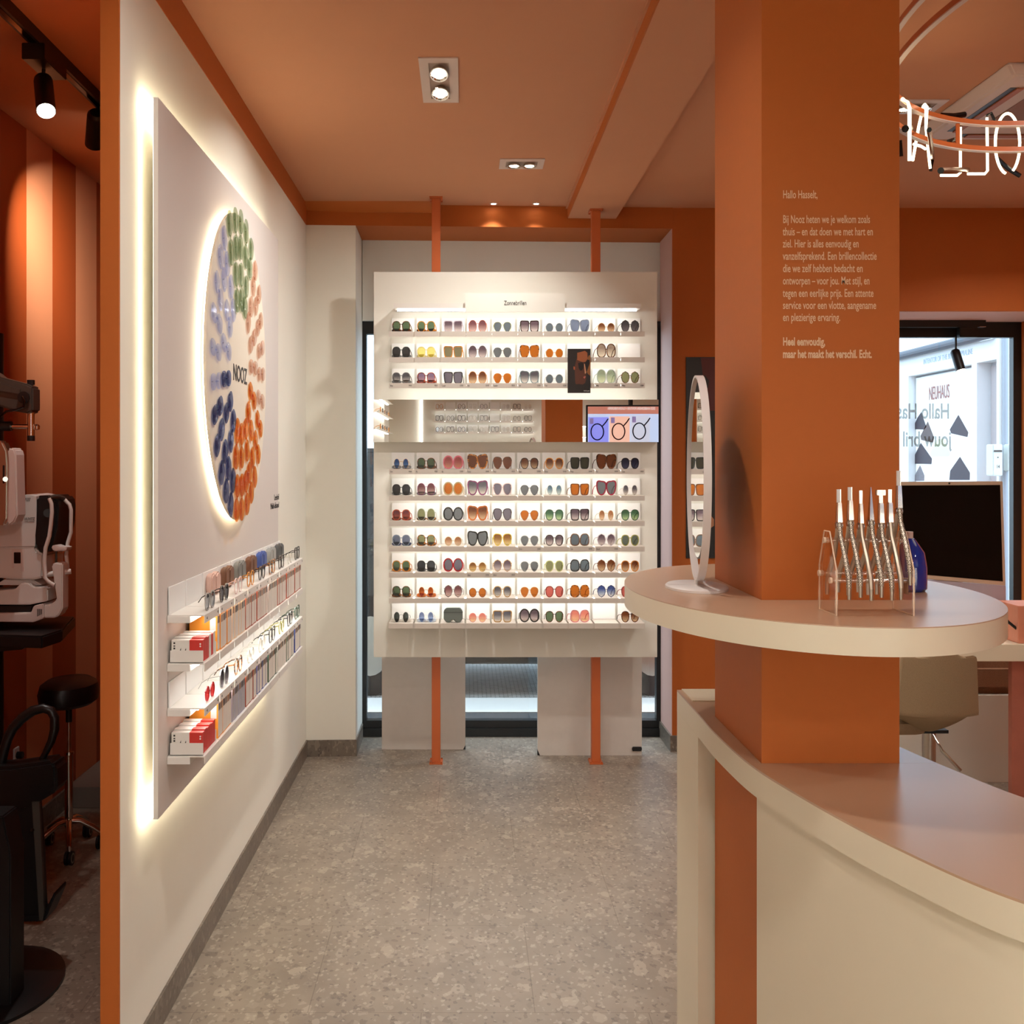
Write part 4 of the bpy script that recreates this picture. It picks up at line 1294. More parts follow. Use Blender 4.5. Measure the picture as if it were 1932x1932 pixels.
# blue spray bottle behind the rack
bx, by = 0.9515, 2.50
bt = thing('spray_bottle', (bx, by, ZU), 'glossy blue bottle on the oval counter behind the acrylic rack', 'bottle')
MB().lathe([(0, 0), (0.030, 0), (0.035, 0.006), (0.035, 0.050), (0.030, 0.082), (0.016, 0.104), (0.010, 0.112), (0, 0.112)], (bx, by, ZU + 0.0003), 32, 1.0, 1.3).build('bottle_body', mat('cobalt_glass', (24, 52, 150), 0.06, coat=0.6), bt, smooth=True)
MB().lathe([(0, 0.112), (0.008, 0.112), (0.008, 0.126), (0, 0.126)], (bx, by, ZU + 0.0003), 20, 1, 1.3).build('cap', M_CREAMW, bt, smooth=True)

# ------------------------------------------------------------------ desk, computer, chairs, bench
dt = thing('office_desk', (2.2, 5.1, 0), 'cream desk behind the oval counter, carrying the computer', 'desk')
box(1.70, 2.62, 4.81, 5.28, 0.68, 0.75).build('desktop', M_LAMI, dt, bevel=0.002)
box(2.27, 2.62, 4.845, 4.875, 0.0, 0.68).build('leg_panel', mat('rosy_wood_laminate', (176, 104, 84), 0.4, var=0.15, scale=14), dt)
box(1.72, 1.74, 5.10, 5.20, 0.0, 0.68).build('leg_panel', M_LAMI, dt)
bx0 = (1908 - CX) * 4.9 / F
tag(box(bx0, bx0 + 0.3, 4.84, 5.05, 0.7502, 0.905).build('storage_box', mat('salmon_lacquer', (214, 140, 112), 0.45), bevel=0.002), 'salmon pink box on the desk beside the computer', 'box')
def cable(pts, r, name, m, lab):
    return tag(MB().tube(pts, r, 8).build(name, m, smooth=True), lab, 'cable')
cable([PX(1880, 1150, 4.86), PX(1903, 1174, 4.86), PX(1918, 1186, 4.86), PX(1931, 1193, 4.86) , PX(1945, 1201, 4.86)], 0.006, 'power_cable', M_BLACK, 'black cable running down to the desk beside the salmon box')
ym = 5.08
im = thing('desktop_computer', ((1795 - CX) * ym / F, ym, 0.7502), 'all-in-one computer with black screen on the desk behind the oval counter', 'computer')
def quad_slab(pts, y, d):
    return MB().pxprism(pts, y, d)
quad_slab([(1697, 909), (1892, 908), (1897.5, 1105), (1690, 1088)], ym, 0.018).build('casing', mat('champagne_metal', (206, 184, 160), 0.35, metal=0.3), im, bevel=0.002)
quad_slab([(1700, 916), (1887, 915), (1892, 1097), (1693, 1080)], ym - 0.0012, 0.001).build('screen', mat('dark_screen', (5, 6, 5), 0.2, spec=0.22, var=0.1), im)
quad_slab([(1690, 1088.5), (1897.5, 1105.5), (1898, 1139), (1690, 1128)], ym + 0.001, 0.016).build('chin', mat('lilac_metal', (176, 166, 178), 0.35, metal=0.2), im)
MB().cyl(PX(1791, 912, ym - 0.0014), PX(1791, 912, ym), 0.0042).build('webcam', M_BLACKGL, im)
xs_ = (1795 - CX) * ym / F
box(xs_ - 0.06, xs_ + 0.06, ym + 0.03, ym + 0.045, 0.756, 1.05).build('stand_neck', M_STEEL, im, bevel=0.003)
box(xs_ - 0.07, xs_ + 0.07, ym - 0.04, ym + 0.12, 0.7502, 0.756).build('stand_foot', M_STEEL, im)
box(xs_ - 0.05, xs_ + 0.05, ym + 0.016, ym + 0.032, 0.95, 1.04).build('stand_joint', M_STEEL, im)

def shell_chair(yc, x_l, x_r, y_t, y_b, lab, seatz, m, lever=True):
    xm = ((x_l + x_r) / 2 - CX) * yc / F
    zt, zb = H - (y_t - CY) * yc / F, H - (y_b - CY) * yc / F
    hw = (x_r - x_l) / 2 * yc / F
    t = thing('swivel_chair', (xm, yc + 0.15, 0), lab, 'chair', 'swivel chairs at the desk')
    # back shell: grid bulging towards the camera, rounded top and bottom, curling into the seat
    def shell(off, name, mm, grow=0.0):
        mb = MB()
        nu, nv = 18, 44
        G = []
        for j in range(nv + 1):
            v = j / nv
            z = zb + (zt - zb) * v
            wv = hw * (0.55 + 0.45 * math.sin(PI / 2 * min(1.0, (v + 0.02) / 0.26))) * (1.0 - 0.13 * v)
            if v > 0.9:
                wv *= math.sqrt(max(0.0, 1 - ((v - 0.9) / 0.115) ** 2)) * 0.45 + 0.55
            row = []
            for i in range(nu + 1):
                u = -1 + 2 * i / nu
                y = yc + 0.05 * u * u + (0.13 * (1 - v / 0.3) ** 2 if v < 0.3 else 0.0) - 0.02 * v + off
                zz = z - (0.03 * u * u if v > 0.95 else 0) + (0.035 * u * u if v < 0.25 else 0)
                row.append(mb.bm.verts.new((xm + (wv + grow) * u, y, zz)))
            G.append(row)
        for j in range(nv):
            for i in range(nu):
                mb.bm.faces.new((G[j][i], G[j][i + 1], G[j + 1][i + 1], G[j + 1][i]))
        top_ = mb.bm.faces[:]
        r_ = bmesh.ops.extrude_face_region(mb.bm, geom=top_)
        bmesh.ops.translate(mb.bm, verts=[g for g in r_['geom'] if isinstance(g, bmesh.types.BMVert)], vec=(0, 0.022, 0))
        return mb.build(name, mm, t, smooth=True)
    shell(0.0, 'backrest', m)
    shell(0.012, 'shell_edge', mat('taupe_piping', (176, 150, 118), 0.6), 0.003)
    MB().hexa([(xm - 0.10 + hw * 0.95 * math.copysign(abs(math.cos(a_)) ** 0.6, math.cos(a_)), yc + 0.36 + 0.24 * math.copysign(abs(math.sin(a_)) ** 0.6, math.sin(a_))) for a_ in [2 * PI * k / 28 for k in range(28)]], zb - 0.015, zb + 0.05).build('seat', m, t, bevel=0.02, smooth=True)
    MB().cyl((xm + 0.075, yc + 0.32, 0.02), (xm + 0.075, yc + 0.32, zb - 0.03), 0.025).build('gas_column', M_STEEL, t, smooth=True)
    MB().box(xm - 0.02, xm + 0.11, yc + 0.22, yc + 0.48, zb - 0.028, zb - 0.016).build('seat_plate', M_BLACK, t)
    MB().lathe([(0, 0), (0.19, 0), (0.19, 0.008), (0.03, 0.02), (0, 0.02)], (xm + 0.075, yc + 0.32, 0.0003), 32, 1, 1.5).build('base', M_STEEL, t, smooth=True)
    if lever:
        MB().tube([(xm + 0.05, yc + 0.25, zb - 0.018), (xm + 0.058, yc + 0.17, zb - 0.066), (xm + 0.06, yc + 0.16, zb - 0.078), (xm + 0.118, yc + 0.13, zb - 0.146)], 0.005, 8, rs=[0.004, 0.004, 0.006, 0.0065]).build('lever', M_STEEL, t, smooth=True)
    return t
shell_chair(4.2, 1700, 1860, 1231, 1396, 'brown-grey upholstered shell chair in front of the desk, seen from behind', 0.48, M_FABRIC)
bn = thing('bench', (2.37, 5.62, 0), 'white bench box under the window, carrying a brown cushion', 'bench')
box(2.20, 3.05, 5.47, 5.98, 0.0, 0.41).build('bench_box', M_PANEL, bn, bevel=0.002)
cu = tag(box(2.22, 2.80, 5.48, 5.96, 0.4102, 0.565).build('bench_cushion', M_BOUCLE, bevel=0.035, smooth=True, seg=4), 'brown boucle cushion on the white bench under the window', 'cushion')
# ------------------------------------------------------------------ neon ring sign
rc = Vector((1.81, 2.81, 0))
rx_, ry_ = 0.70, 1.09
ns = thing('neon_ring_sign', (rc.x, rc.y, 2.5), 'orange double ring with glowing neon letters hung from the ceiling', 'sign')
def hoop(z, h, wd, nm, m, zoff=0.0):
    mb = MB()
    n = 96
    L4 = []
    for dr_, dz in ((-wd, 0), (wd, 0), (wd, h), (-wd, h)):
        L4.append([mb.bm.verts.new((rc.x + (rx_ + dr_ * 0.7) * math.cos(2 * PI * k / n), rc.y + (ry_ + dr_) * math.sin(2 * PI * k / n), z + dz)) for k in range(n)])
    for q in range(4):
        a, b = L4[q], L4[(q + 1) % 4]
        for k in range(n):
            mb.bm.faces.new((a[k], a[(k + 1) % n], b[(k + 1) % n], b[k]))
    return mb.build(nm, m, ns, smooth=True)
for z in (2.537, 2.623):
    hoop(z + 0.003, 0.0145, 0.010, 'hoop', M_POST)
    hoop(z, 0.003, 0.0095, 'hoop_diffuser', M_CREAMW)
def on_ring(th, z, dr_=0.0):
    return Vector((rc.x + (rx_ + dr_) * math.cos(th), rc.y + (ry_ + dr_) * math.sin(th), z))
def th_at(px, off=0.0):
    """angle of the far arc seen at a pixel column"""
    best = min(range(2000), key=lambda k: abs((CX + F * (rc.x + (rx_ + off) * math.cos(0.3 + k * 0.0015)) / (rc.y + (ry_ + off) * math.sin(0.3 + k * 0.0015))) - px))
    return 0.3 + best * 0.0015
for k in range(12):
    th = th_at(1807) + k * PI / 6
    p = on_ring(th, 2.545)
    MB().tube([p, p + Vector((0, 0, 0.082))], 0.007, 6).build('strut', M_POST, ns)
for th in (2.75, 0.4, 4.3, 5.6):
    p = on_ring(th, 2.63)
    MB().tube([p, Vector((p.x, p.y, ZC))], 0.006, 8).build('hanger', M_POST, ns)
def NP(px, py, off=0.03):
    th = th_at(px, off)
    q = on_ring(th, 0, off)
    return Vector((q.x, q.y, H - (py - CY) * q.y / F))
def neon(paths, name):
    for pts in paths:
        MB().tube([NP(*p) for p in pts], 0.0046, 10).build(name, M_NEON, ns, smooth=True)
def arcpts(cx, cy, rx, ry, a0, a1, n=18):
    return [(cx + rx * math.cos(a0 + (a1 - a0) * k / n), cy + ry * math.sin(a0 + (a1 - a0) * k / n)) for k in range(n + 1)]
neon([[(1703, 187), (1713, 193), (1716, 205), (1716, 303)]], 'neon_letter')
neon([[(1722, 303), (1733, 240), (1742, 200), (1745, 197), (1748, 202), (1747, 240), (1753, 300), (1755, 318)], [(1724, 272), (1738, 276), (1746, 281)]], 'neon_letter')
neon([[(1775, 331), (1806, 331), (1812, 326), (1812, 240)]], 'neon_letter')
neon([[(1826, 328), (1858, 328), (1863, 322), (1862, 222)]], 'neon_letter')
neon([arcpts(1901, 271, 23, 57, 0.55 * PI, 2.35 * PI, 30)], 'neon_letter')
for pts, r in (([(1753, 245), (1760, 300), (1756, 322)], 0.006), ([(1775, 322), (1826, 320)], 0.0075), ([(1880, 298), (1902, 318), (1925, 332)], 0.008), ([(1776, 218), (1800, 219), (1820, 216)], 0.010), ([(1862, 218), (1870, 213), (1877, 228)], 0.005), ([(1698, 265), (1700, 295)], 0.007), ([(1708, 243), (1718, 242)], 0.009), ([(1789, 267), (1802, 263)], 0.007)):
    MB().tube([NP(u, v, 0.045) for u, v in pts], r, 8).build('neon_cap', M_BLACKGL, ns, smooth=True)
area('neon_glow', (rc.x, rc.y, 2.5), 1.2, 5, (1.0, 0.85, 0.6), (0, 0, -1), spread=180)

# ------------------------------------------------------------------ ceiling air conditioner and downlights
ac = thing('air_conditioner', (2.25, 4.28, ZC - 0.03), 'square white ceiling air conditioner behind the neon letters', 'air conditioner')
AX0, AX1, AY0, AY1 = 1.79, 2.55, 3.85, 4.70
def inset_prism(mb, x0, x1, y0, y1, z1, d, z0):
    mb.prism([(x0, y0, z1), (x1, y0, z1), (x1, y1, z1), (x0, y1, z1)], [(x0 + d, y0 + d, z0), (x1 - d, y0 + d, z0), (x1 - d, y1 - d, z0), (x0 + d, y1 - d, z0)])
    return mb
inset_prism(MB(), AX0, AX1, AY0, AY1, ZC - 0.0005, 0.04, ZC - 0.034).build('cover', M_CREAMW, ac, bevel=0.008)
box(AX0 + 0.19, AX1 - 0.19, AY0 + 0.22, AY1 - 0.22, ZC - 0.037, ZC - 0.0345).build('grille', mat('grille_mesh', (150, 112, 100), 0.7, var=0.2, scale=260), ac)
for (x0, x1, y0, y1) in ((AX0 + 0.085, AX0 + 0.115, AY0 + 0.16, AY1 - 0.16), (AX1 - 0.115, AX1 - 0.085, AY0 + 0.16, AY1 - 0.16), (AX0 + 0.16, AX1 - 0.16, AY0 + 0.085, AY0 + 0.125), (AX0 + 0.16, AX1 - 0.16, AY1 - 0.125, AY1 - 0.085)):
    box(x0, x1, y0, y1, ZC - 0.0352, ZC - 0.0342).build('air_slot', M_BLACK, ac)
    box(x0 + 0.022, x1 + 0.016, y0, y1, ZC - 0.040, ZC - 0.0355).build('louvre', mat('louvre_brown', (170, 96, 62), 0.5), ac)

def downlight(x, y, along_y, lab, power, tilt=(0, 0, -1), group='recessed twin downlights'):
    sx, sy = (0.065, 0.235) if along_y else (0.098, 0.085)
    t = thing('downlight', (x, y, ZC - 0.004), lab, 'ceiling light', group)
    mb = MB()
    bx_, by_ = (0.034, 0.19) if along_y else (0.070, 0.046)
    z0, z1 = ZC - 0.0045, ZC - 0.0003
    for (a0, a1, b0, b1) in ((-sx, -bx_, -sy, sy), (bx_, sx, -sy, sy), (-bx_, bx_, -sy, -by_), (-bx_, bx_, by_, sy)):
        mb.box(x + a0, x + a1, y + b0, y + b1, z0, z1)
    mb.build('frame', M_CREAMW, t)
    box(x - bx_, x + bx_, y - by_, y + by_, ZC - 0.0012, ZC - 0.0004).build('recess_plate', mat('recess_paint', (186, 160, 144), 0.6), t)
    for s in (-1, 1):
        cx_, cy_ = (x, y + s * 0.105) if along_y else (x + s * 0.034, y)
        h = MB().lathe([(0.026, -0.0015), (0.031, -0.012), (0.031, -0.016), (0.027, -0.016), (0.022, -0.006), (0.010, -0.004)], (cx_, cy_, ZC), 20, 1.0 if along_y else 0.95, 2.4 if along_y else 1.25, cap=False).build('lamp_head', M_CHROME, t, smooth=True)
        MB().lathe([(0, -0.0125), (0.021, -0.0125), (0.021, -0.0075), (0, -0.0075)], (cx_, cy_, ZC), 16, 1.0 if along_y else 0.95, 2.4 if along_y else 1.25, cap=False).build('lamp_bulb', M_BULB, h)
    area('downlight_beam', (x, y, ZC - 0.020), 0.09, power, WARM, tilt, t, 140)
    return t
downlight(-0.089, 4.04, True, 'lit twin downlight in the terracotta ceiling, long side towards the shop window', E_DOWN * 1.05, (-0.18, 0.12, -1))
downlight(0.249, 5.157, False, 'lit twin downlight in the ceiling before the sunglasses wall', E_DOWN * 0.75, (-0.32, 0.10, -1))
downlight(1.665, 4.33, False, 'lit twin downlight in the ceiling beside the neon letters', E_DOWN * 0.7)
for (x, y, k, tl) in ((-0.1, 2.2, 0.75, (-0.2, 0.2, -1)), (-0.1, 0.4, 0.9, (-0.2, 0.2, -1)), (0.2, -1.2, 0.9, (0, 0.2, -1)), (1.5, 0.6, 0.45, (0, 0, -1)), (1.85, 3.3, 0.35, (0, 0.45, -1)), (2.75, 5.2, 0.9, (0, 0, -1)), (1.3, -1.3, 0.9, (0, 0.2, -1))):  # unseen fixtures added to brighten the walls, counter and desk side
    downlight(x, y, True, 'added twin downlight in the ceiling over the shop floor, out of view', E_DOWN * k, tl)
for x, px, lab in ((0.144, 931, 'small round spot in the ceiling edge, nearer the white column'), (0.362, 1011, 'small round spot in the ceiling edge, nearer the ceiling beam')):
    y = 5.955
    t = thing('recessed_spot', (x, y, ZC - 0.003), lab, 'ceiling light', 'small round ceiling spots')
    MB().lathe([(0.013, -0.003), (0.021, -0.003), (0.021, -0.0005), (0.013, -0.0005)], (x, y, ZC), 24, 1, 1.2, cap=False).build('trim_ring', M_CREAMW, t)
    MB().lathe([(0, -0.0025), (0.013, -0.0025), (0.013, -0.0008), (0, -0.0008)], (x, y, ZC), 24, 1, 1.2, cap=False).build('lamp_bulb', M_BULB, t)
    area('spot_beam', (x, y - 0.01, ZC - 0.012), 0.03, 1.3, WARM, (0, -0.12, -1), t, 95)
# ------------------------------------------------------------------ track lights
tr = thing('track_rail', (-1.32, 4.2, 2.79), 'black ceiling track rail in the dark exam room', 'track rail')
box(-1.338, -1.302, 2.75, 6.2, 2.785, ZC - 0.0005).build('rail', M_BLACK, tr)
box(-1.328, -1.312, 2.76, 6.19, 2.783, 2.786).build('rail_slot', M_BLACKGL, tr)
def spot(base, ctr, d, ln, r, name, lab, lit=True, adapter=(0.03, 0.10, 0.05), power=6, group=None, adir='y', spread=60):
    """track spot: adapter on the rail at base, cylinder from ctr along d"""
    base, ctr, d = Vector(base), Vector(ctr), Vector(d).normalized()
    t = thing(name, base, lab, 'spotlight', group)
    ax, ay, az = adapter
    if adir == 'x':
        ax, ay = ay, ax
    box(base.x - ax, base.x + ax, base.y - ay, base.y + ay, base.z - az, base.z).build('adapter', M_BLACK, t, bevel=0.002)
    top = ctr - d * ln * 0.30
    MB().tube([(top.x, top.y, base.z - az + 0.002), (top.x, top.y, top.z + r * 0.6)], 0.006, 8).build('stem', M_BLACK, t)
    a, b = ctr - d * ln / 2, ctr + d * ln / 2
    MB().tube([a, a + d * ln * 0.06, a + d * ln * 0.12, b], r, 28, rs=[r * 0.72, r * 0.95, r, r]).build('body', M_BLACK, t, smooth=True)
    MB().tube([b - d * 0.001, b + d * 0.0012], r * 0.93, 28).build('lamp_lens', M_BULB if lit else M_BLACKGL, t)
    if power:
        area('spot_beam', b + d * 0.006, r * 1.2, power, WARM, d, t, spread)
    return t
p1 = PX(84, 178, 3.63)
spot((-1.32, 3.66, 2.783), p1, (0.075, -0.16, -0.23), 0.165, 0.029, 'track_spotlight', 'black track spotlight shining towards us in the dark exam room', adapter=(0.035, 0.10, 0.05), power=10, group='spots on the exam room track', spread=160)
p2 = PX(180, 243, 4.25)
spot((-1.32, 4.35, 2.783), p2, (-0.40, 1.0, -0.72), 0.15, 0.033, 'track_spotlight', 'black track spotlight turned to the striped wall, half behind the white wall', adapter=(0.035, 0.10, 0.05), power=6, group='spots on the exam room track', spread=85)

# ------------------------------------------------------------------ exam room furniture
YE = 3.9
TZ = H - (1184 - CY) * YE / F
ist = thing('instrument_stand', (-1.62, 3.95, 0), 'black instrument stand with a table arm and swing arm in the exam room', 'instrument stand')
MB().cyl((-1.655, 4.06, 0.01), (-1.655, 4.06, 1.95), 0.045, 20).build('column', M_BLACK, ist, smooth=True)
box(-1.73, -1.58, 3.90, 4.20, 0, 0.03).build('foot', M_BLACK, ist, bevel=0.004)
MB().prism([PZ(-50, 1196, TZ), PZ(80, 1200, TZ), PZ(118, 1188, TZ), PZ(142, 1163, TZ), PZ(-20, 1160, TZ)], [v - Vector((0, 0, 0.040)) for v in (PZ(-50, 1196, TZ), PZ(80, 1200, TZ), PZ(118, 1188, TZ), PZ(142, 1163, TZ), PZ(-20, 1160, TZ))]).build('table', M_BLACK, ist, bevel=0.005)
MB().pxprism([(-70, 1210), (60, 1212), (40, 1226), (-70, 1236)], YE - 0.05, 0.16).build('table_arm', M_BLACK, ist, bevel=0.004)
def epx(pts, nm, m, dy=0.0, depth=0.10, par=None, bevel=0.003):
    return MB().pxprism(pts, YE + dy, depth).build(nm, m, par, bevel=bevel)
epx([(-70, 672), (-10, 703), (0, 711), (50, 724), (62, 730), (62, 776), (50, 780), (28, 776), (0, 767), (-70, 748)], 'swing_arm', M_DARKGREY, -0.05, 0.07, ist, 0.006)
epx([(-70, 690), (0, 722), (38, 734), (36, 744), (0, 738), (-70, 712)], 'arm_cover', M_DARKGREY, -0.056, 0.006, ist, 0.001)
pj = PX(45, 750, YE - 0.055)
MB().tube([pj + Vector((0, -0.004, 0)), pj + Vector((0, 0.0, 0))], 0.020, 20).build('arm_joint', M_BLACK, ist)
MB().tube([PX(0, 786, YE - 0.03), PX(12, 776, YE - 0.06), PX(30, 773, YE - 0.062), PX(44, 768, YE - 0.062), PX(47, 756, YE - 0.062), PX(42, 748, YE - 0.062)], 0.004, 8).build('cable', M_BLACKGL, ist, smooth=True)
MB().cyl(PX(58.5, 778, YE - 0.015), PX(58.5, 824, YE - 0.015), 0.0115, 18).build('pole', M_CHROME, ist, smooth=True)
MB().cyl(PX(58.5, 717, YE - 0.015), PX(58.5, 726, YE - 0.015), 0.0125, 18).build('pole_cap', M_BLACK, ist)
MB().cyl(PX(58.5, 822, YE - 0.015), PX(58.5, 832, YE - 0.015), 0.0125, 18).build('pole_cap', M_BLACK, ist)
MB().cyl(PX(20, 805, YE - 0.015), PX(56, 805, YE - 0.015), 0.0085, 14).build('cross_rod', M_CHROME, ist, smooth=True)
MB().cyl(PX(-40, 804, YE - 0.015), PX(22, 804, YE - 0.015), 0.0165, 18).build('grip', M_BLACK, ist, smooth=True)
MB().lathe([(0, -0.010), (0.009, -0.007), (0.010, 0.004), (0.004, 0.010), (0, 0.010)], PX(69.5, 806, YE - 0.015), 16, cap=False).build('knob', M_CHROME, ist, smooth=True)
ph_ = thing('phoropter', PX(10, 990, YE - 0.10), 'pale metal phoropter hanging from the swing arm, cut by the photo edge', 'phoropter')
epx([(-60, 826), (4, 832), (13, 850), (15, 880), (14, 980), (8, 992), (-20, 988), (-60, 960)], 'lens_housing', M_STEEL, -0.12, 0.05, ph_, 0.006)
epx([(14, 848), (19, 844), (27, 847), (30, 858), (33, 972), (27, 985), (17, 992), (13, 988), (14, 940), (15, 880)], 'side_cover', M_WHITEP, -0.13, 0.075, ph_, 0.005)
epx([(5, 878), (8.5, 878), (8.5, 912), (5, 912)], 'slot', M_BLACK, -0.1215, 0.002, ph_, 0)
MB().cyl(PX(10, 904, YE - 0.128), PX(10, 904, YE - 0.118), 0.008).build('dial', M_CHROME, ph_)
MB().cyl(PX(-8, 832, YE - 0.07), PX(-8, 812, YE - 0.015), 0.010).build('hanger', M_CHROME, ph_)

ar = thing('eye_examination_device', PX(60, 1184, YE), 'white eye-measuring machine with chin rest on the black table arm', 'medical device')
epx([(-60, 944), (33, 936), (50, 933), (68, 936), (70, 980), (66, 1030), (66, 1031), (-60, 1033)], 'upper_body', M_GREYP, -0.02, 0.20, ar, 0.010)
epx([(-60, 1033.5), (66, 1031.5), (70, 1040), (82, 1046), (80, 1090), (64, 1094), (20, 1092), (-60, 1086)], 'lower_body', M_GREYP, -0.02, 0.20, ar, 0.006)
for k in range(8):
    x = 36 + k * 2.6
    MB().pxprism([(x + 2.2, 939), (x + 3.2, 939), (x + 1, 946), (x, 946)], YE - 0.0206, 0.0006).build('vent', M_DARKGREY, ar)
epx([(68, 938), (74, 935), (100, 935), (108, 944), (110, 958), (108, 992), (101, 1018), (96, 1034), (90, 1043), (76, 1043), (66, 1030), (65, 1010), (67, 990)], 'measuring_head', M_BLACK, -0.03, 0.18, ar, 0.008)
MB().cyl(PX(90, 968, YE - 0.034), PX(90, 968, YE - 0.028), 0.014).build('eyepiece', M_BLACK, ar)
q = PX(46.5, 981.5, YE - 0.0208)
text('maker_text', 'HUVITZ', 0.0135, q, FRONT, M_DARKGREY, ar, fit=18.5 * YE / F)
q = PX(46.5, 984.5, YE - 0.0208)
text('maker_text', 'HRK-9000A', 0.004, q, FRONT, M_DARKGREY, ar, fit=18 * YE / F)
epx([(26, 1042), (39, 1042), (39, 1063), (26, 1063)], 'display', M_BLACKGL, -0.0215, 0.004, ar, 0.001)
epx([(22, 1036), (46, 1036), (46, 1078), (39, 1078), (39, 1042), (26, 1042), (26, 1072), (22, 1072)], 'display_frame', M_WHITEP, -0.0212, 0.002, ar, 0.0)
MB().pxprism([(10, 1092), (58, 1092), (80, 1104), (-10, 1104)], YE + 0.0, 0.15).build('neck', M_GREYP, ar, bevel=0.004)
MB().pxprism([(40, 1100), (54, 1100), (62, 1108), (83, 1108), (90, 1112), (90, 1134), (56, 1141), (-60, 1141), (-60, 1120), (28, 1112)], YE - 0.03, 0.20).build('base_step', M_GREYP, ar, bevel=0.003)
MB().pxprism([(-60, 1158), (58, 1157), (63, 1143), (82, 1139), (82, 1167), (62, 1174), (-60, 1172)], YE - 0.05, 0.24).build('base', M_WHITEP, ar, bevel=0.003)
MB().pxprism([(-60, 1143), (60, 1143), (56, 1156), (-60, 1157)], YE - 0.02, 0.18).build('base_gap', M_BLACK, ar)
for k in range(5):
    MB().pxprism([(70 + k * 2, 1149), (71.2 + k * 2, 1149), (71.2 + k * 2, 1163 - k), (70 + k * 2, 1163 - k)], YE - 0.0506, 0.0006).build('rating_label', M_TEXT, ar)
# chin rest frame
def PT(lst, dy):
    return [PX(x, y, YE + dy) for x, y in lst]
MB().tube(PT([(93, 940), (97, 950), (98, 966), (96, 990), (93, 1012), (86, 1034), (84, 1060), (85, 1090), (92, 1098), (103, 1104)], -0.05), 0.0065, 10).build('chin_frame', M_GREYP, ar, smooth=True)
MB().tube(PT([(92, 940), (97, 937), (108, 937), (120, 941), (131, 952), (134, 962), (134, 1004), (128, 1024), (125, 1046), (128, 1076), (122, 1100), (117, 1112)], 0.02), 0.0065, 10).build('chin_frame', M_GREYP, ar, smooth=True)
MB().tube([PX(94, 939, YE - 0.05), PX(108, 937, YE - 0.02), PX(120, 941, YE + 0.02)], 0.008, 10).build('forehead_rest', M_DARKGREY, ar, smooth=True)
MB().pxprism([(97, 1066), (104, 1061), (118, 1064), (118, 1148), (112, 1160), (104, 1166), (82, 1166), (82, 1141), (94, 1141), (107, 1132)], YE - 0.045, 0.06).build('upright', M_GREYP, ar, bevel=0.004)
MB().pxprism([(96, 1031), (102, 1028), (112, 1032), (126, 1032), (124, 1040), (112, 1040), (100, 1040)], YE - 0.04, 0.06).build('chin_rest', M_WHITEP, ar, bevel=0.003)
MB().cyl(PX(106, 1040, YE - 0.01), PX(106, 1062, YE - 0.01), 0.004).build('chin_rest_post', M_DARKGREY, ar)
MB().cyl(PX(86, 1084, YE - 0.03), PX(134, 1078, YE - 0.01), 0.009).build('pivot', M_GREYP, ar, smooth=True)

# round stool on castors
yS = 4.5
sxx = (130 - CX) * yS / F
stl = thing('stool', (sxx, yS, 0), 'round black stool on chrome castor legs in the exam room', 'stool')
seat = MB().lathe([(0, 0.0), (0.085, 0.0), (0.104, 0.014), (0.108, 0.045), (0.100, 0.078), (0.078, 0.094), (0, 0.097)], (sxx, yS, 0.57), 40, 1.0, 1.5).build('seat', M_BLACKLE, stl, smooth=True)
MB().cyl((sxx, yS, 0.50), (sxx, yS, 0.572), 0.012).build('seat_mount', M_BLACK, stl)
MB().cyl((sxx, yS, 0.36), (sxx, yS, 0.52), 0.0075).build('piston', M_CHROME, stl, smooth=True)
MB().cyl((sxx, yS, 0.095), (sxx, yS, 0.38), 0.0155).build('column', M_CHROME, stl, smooth=True)
MB().lathe([(0.018, 0.375), (0.018, 0.385), (0.0, 0.386)], (sxx, yS, 0), 18, cap=False).build('collar', M_CHROME, stl)
for k in range(5):
    a_ = math.radians(-62 + 72 * k)
    dx, dy = 0.115 * math.cos(a_), 0.175 * math.sin(a_)
    lg = MB().tube([(sxx, yS, 0.118), (sxx + dx * 0.35, yS + dy * 0.35, 0.116), (sxx + dx * 0.75, yS + dy * 0.75, 0.088), (sxx + dx, yS + dy, 0.066), (sxx + dx, yS + dy, 0.052)], 0.010, 10, rs=[0.013, 0.011, 0.010, 0.009, 0.007]).build('leg', M_CHROME, stl, smooth=True)
    wh = thing_c = MB()
    cxx, cyy = sxx + dx, yS + dy
    for s in (-1, 1):
        MB().cyl((cxx + s * 0.004, cyy, 0.0265), (cxx + s * 0.013, cyy, 0.0265), 0.0262, 24).build('castor', M_BLACK, lg, smooth=True)
        MB().cyl((cxx + s * 0.013, cyy, 0.0265), (cxx + s * 0.0136, cyy, 0.0265), 0.019, 24).build('castor_ring', mat('castor_grey', (150, 150, 132), 0.5), lg)
        MB().cyl((cxx + s * 0.0136, cyy, 0.0265), (cxx + s * 0.0140, cyy, 0.0265), 0.013, 24).build('castor_hub', M_BLACK, lg)

